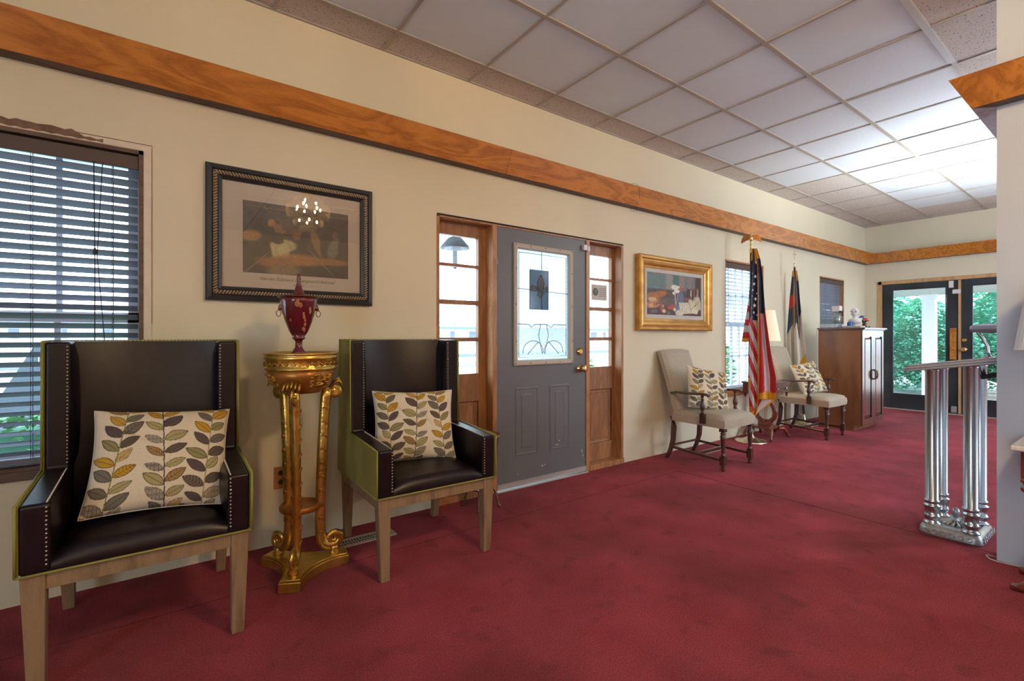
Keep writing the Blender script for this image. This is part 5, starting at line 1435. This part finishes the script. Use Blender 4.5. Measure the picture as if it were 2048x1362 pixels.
MB().lathe([(.13, lz + .035), (.125, lz + .05), (.095, lz + .085), (.06, lz + .125), (.02, lz + .14), (.012, lz + .155), (.02, lz + .165), (.004, lz + .18)], (lx, lyy, 0), 16).build('lantern_cap', 'lantern_metal', tl)
lb_ = MB().lathe([(.001, lz - .15), (.008, lz - .14), (.03, lz - .115), (.055, lz - .108)], (lx, lyy, 0), 12); lb_.tube([(lx, lyy, lz + .17), (lx, lyy, 2.42)], .006, 6); lb_.lathe([(.02, lz - .10), (.02, lz + .01)], (lx, lyy, 0), 10); lb_.build('lantern_stem', 'lantern_metal', tl)


def bush(name, label, cat, c, rx, ry, h, n, m, core=None, leafs=.11, group=None, droop=0, tall=1, z0=GZ):
    t = thing(name, label, cat, (*c, z0), 0, group)
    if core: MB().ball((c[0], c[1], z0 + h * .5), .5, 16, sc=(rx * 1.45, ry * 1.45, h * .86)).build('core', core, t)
    rg = np.random.default_rng(int(abs(c[0] * 31 + c[1] * 17)) + 5)
    f_ = MB()
    for i in range(n):
        a = rg.uniform(0, 2 * PI); zz = rg.uniform(.02, 1)
        rad = (1 - abs(2 * zz - .85) ** 2.6 * .62) if tall == 1 else (1 - zz) ** .8
        rad = max(.03, rad) * rg.uniform(.86, 1.12)
        p = Vector((c[0] + rx * rad * math.cos(a), c[1] + ry * rad * math.sin(a), z0 + h * zz))
        d = Vector((math.cos(a), math.sin(a), rg.uniform(-.5, .6))); d.normalize()
        s_ = Vector((-math.sin(a), math.cos(a), rg.uniform(-.5, .5))); s_.normalize(); L_ = leafs * rg.uniform(.6, 1.3)
        f_.add([p - s_ * L_ * .35, p + d * L_ * .5 - s_ * L_ * .12, p + d * L_, p + d * L_ * .5 + s_ * L_ * .25 + Vector((0, 0, .1 * L_)), p + s_ * L_ * .35], [(0, 1, 2, 3, 4)])
    f_.build('foliage', m, t)
    return t
# hedge beyond the end door
for k, (x, y, h_, r) in enumerate([(13.7, 5.1, 2.05, 1.15), (15.2, 4.1, 2.4, 1.2), (13.7, 3.1, 2.1, 1.15), (15.2, 2.1, 2.5, 1.2), (13.7, 1.1, 2.1, 1.15)]):
    bush('evergreen_bush', ['leftmost feathery evergreen bush outside the black double door', 'taller evergreen bush standing behind, left of the white post outside the end door', 'feathery evergreen bush right behind the white post outside the end door', 'taller evergreen bush standing behind, right of the white post outside the end door', 'feathery evergreen bush at the far right outside the end door'][k], 'bush', (x, y), r * .56, r * .70, h_, 5200, 'fir', 'fir_core', .095, 'evergreen bushes outside the end door')
struct(MB().bx(E + .13, 12.6, .2, 7, 1.97, 2.10).build('porch_roof_2', 'porch_ceiling'))
post('white porch post standing outside the left leaf of the end door', 12.4, 2.73, .10, 1.97)
# entrance side planting
bush('shrub', 'low green shrub outside the bottom of the leftmost window', 'bush', (-.62, D + .85), .8, .35, .82, 1500, 'shrub', 'fir_core', .07)
bush('shrub', 'dark leafy shrub outside the lowest pane of the right sidelight', 'bush', (3.95, D + 1.25), .26, .25, 1.15, 900, 'shrub', None, .07)
bush('shrub', 'leafy bush outside the window behind the American flag', 'bush', (7.6, D + 2.2), 1.0, .6, 1.5, 2200, 'shrub', 'fir_core', .11)
tr_ = bush('conifer_tree', 'tall pale blue-green conifer seen through the left window blind', 'tree', (-6.6, D + 9), 1.7, 1.7, 6.0, 3600, 'fir', None, .45, None, 0, 0)
MB().tube([(-6.6, D + 9, GZ), (-6.6, D + 9, 5.6)], [.16, .03], 8).build('trunk', 'bark', tr_)
# grey covered trailer with lettering
tv = thing('covered_trailer', 'low grey sloping cover with TRUE lettering parked outside the left window', 'vehicle', (-.3, D + 5.2, GZ))
tvx, tvy = -1.55, D + 4.6
MB().prism([(tvx + .0, GZ + .35), (tvx + .38, 1.02), (tvx + 2.5, 1.06), (tvx + 2.7, GZ + .35)], tvy, tvy + 1.6, 'xz').build('cover', 'trailer_cover', tv)
MB().bx(tvx + .1, tvx + 2.6, tvy + .1, tvy + 1.5, GZ + .22, GZ + .36).build('chassis', 'distant_dark', tv)
for x in (tvx + .6, tvx + 2.0): MB().lathe([(.1, 0), (.17, .01), (.17, .12), (.1, .13)], (x, tvy + .05, GZ + .17), 20, ax='y').build('wheel', 'black_plastic', tv)
textob('TRUE', 'lettering', 'porch_white', .085, tvx + .40, tvy - .004, .855, tv, align='LEFT', extr=.002)
# station building across the road
sb_ = thing('station_building', 'long pale low building with dark windows across the road', 'building', (5, D + 60, GZ))
MB().bx(-30, 85, D + 60, D + 66, GZ, 2.35).build('wall', 'distant_wall', sb_)
MB().bx(-31, 86, D + 59, D + 67, 2.35, 2.6).build('roof', 'distant_dark', sb_)
for i in range(34): x = -28 + i * 3.3; MB().bx(x, x + (1.6 if i % 4 == 0 else .7), D + 59.95, D + 60.02, .95, 1.85).build('window', 'distant_dark', sb_)
cpy = thing('platform_canopy', 'thin platform canopy above the pale station building', 'canopy', (5, D + 75, GZ))
MB().bx(-30, 85, D + 74, D + 78, 3.55, 3.75).build('canopy_roof', 'distant_wall', cpy)
for i in range(12): MB().bx(-28 + i * 9, -27.7 + i * 9, D + 75, D + 75.3, GZ, 3.55).build('canopy_post', 'distant_wall', cpy)
wl = MB().bx(-40, 80, D + 22, D + 22.3, GZ, .08); struct(wl.build('kerb_wall', 'distant_dark'))
# pickup truck on the street
pk = thing('pickup_truck', 'pale pickup truck parked on the street beyond the left sidelight', 'truck', (14, D + 26, GZ))
kx, ky = 10.6, D + 27
MB().prism([(kx, .25), (kx + .05, .62), (kx + 2.2, .62), (kx + 2.35, 1.15), (kx + 3.6, 1.15), (kx + 4.1, .68), (kx + 5.3, .58), (kx + 5.35, .25)], ky, ky + 1.7, 'xz').build('body', 'distant_wall', pk, bevel=.03)
MB().prism([(kx + 2.5, .68), (kx + 2.55, 1.05), (kx + 3.5, 1.05), (kx + 3.85, .70)], ky - .01, ky, 'xz').build('side_window', 'distant_dark', pk)
for x in (kx + 1.0, kx + 4.4): MB().lathe([(.2, 0), (.32, .02), (.32, .2), (.2, .22)], (x, ky + .1, .2), 20, ax='y').build('wheel', 'black_plastic', pk)
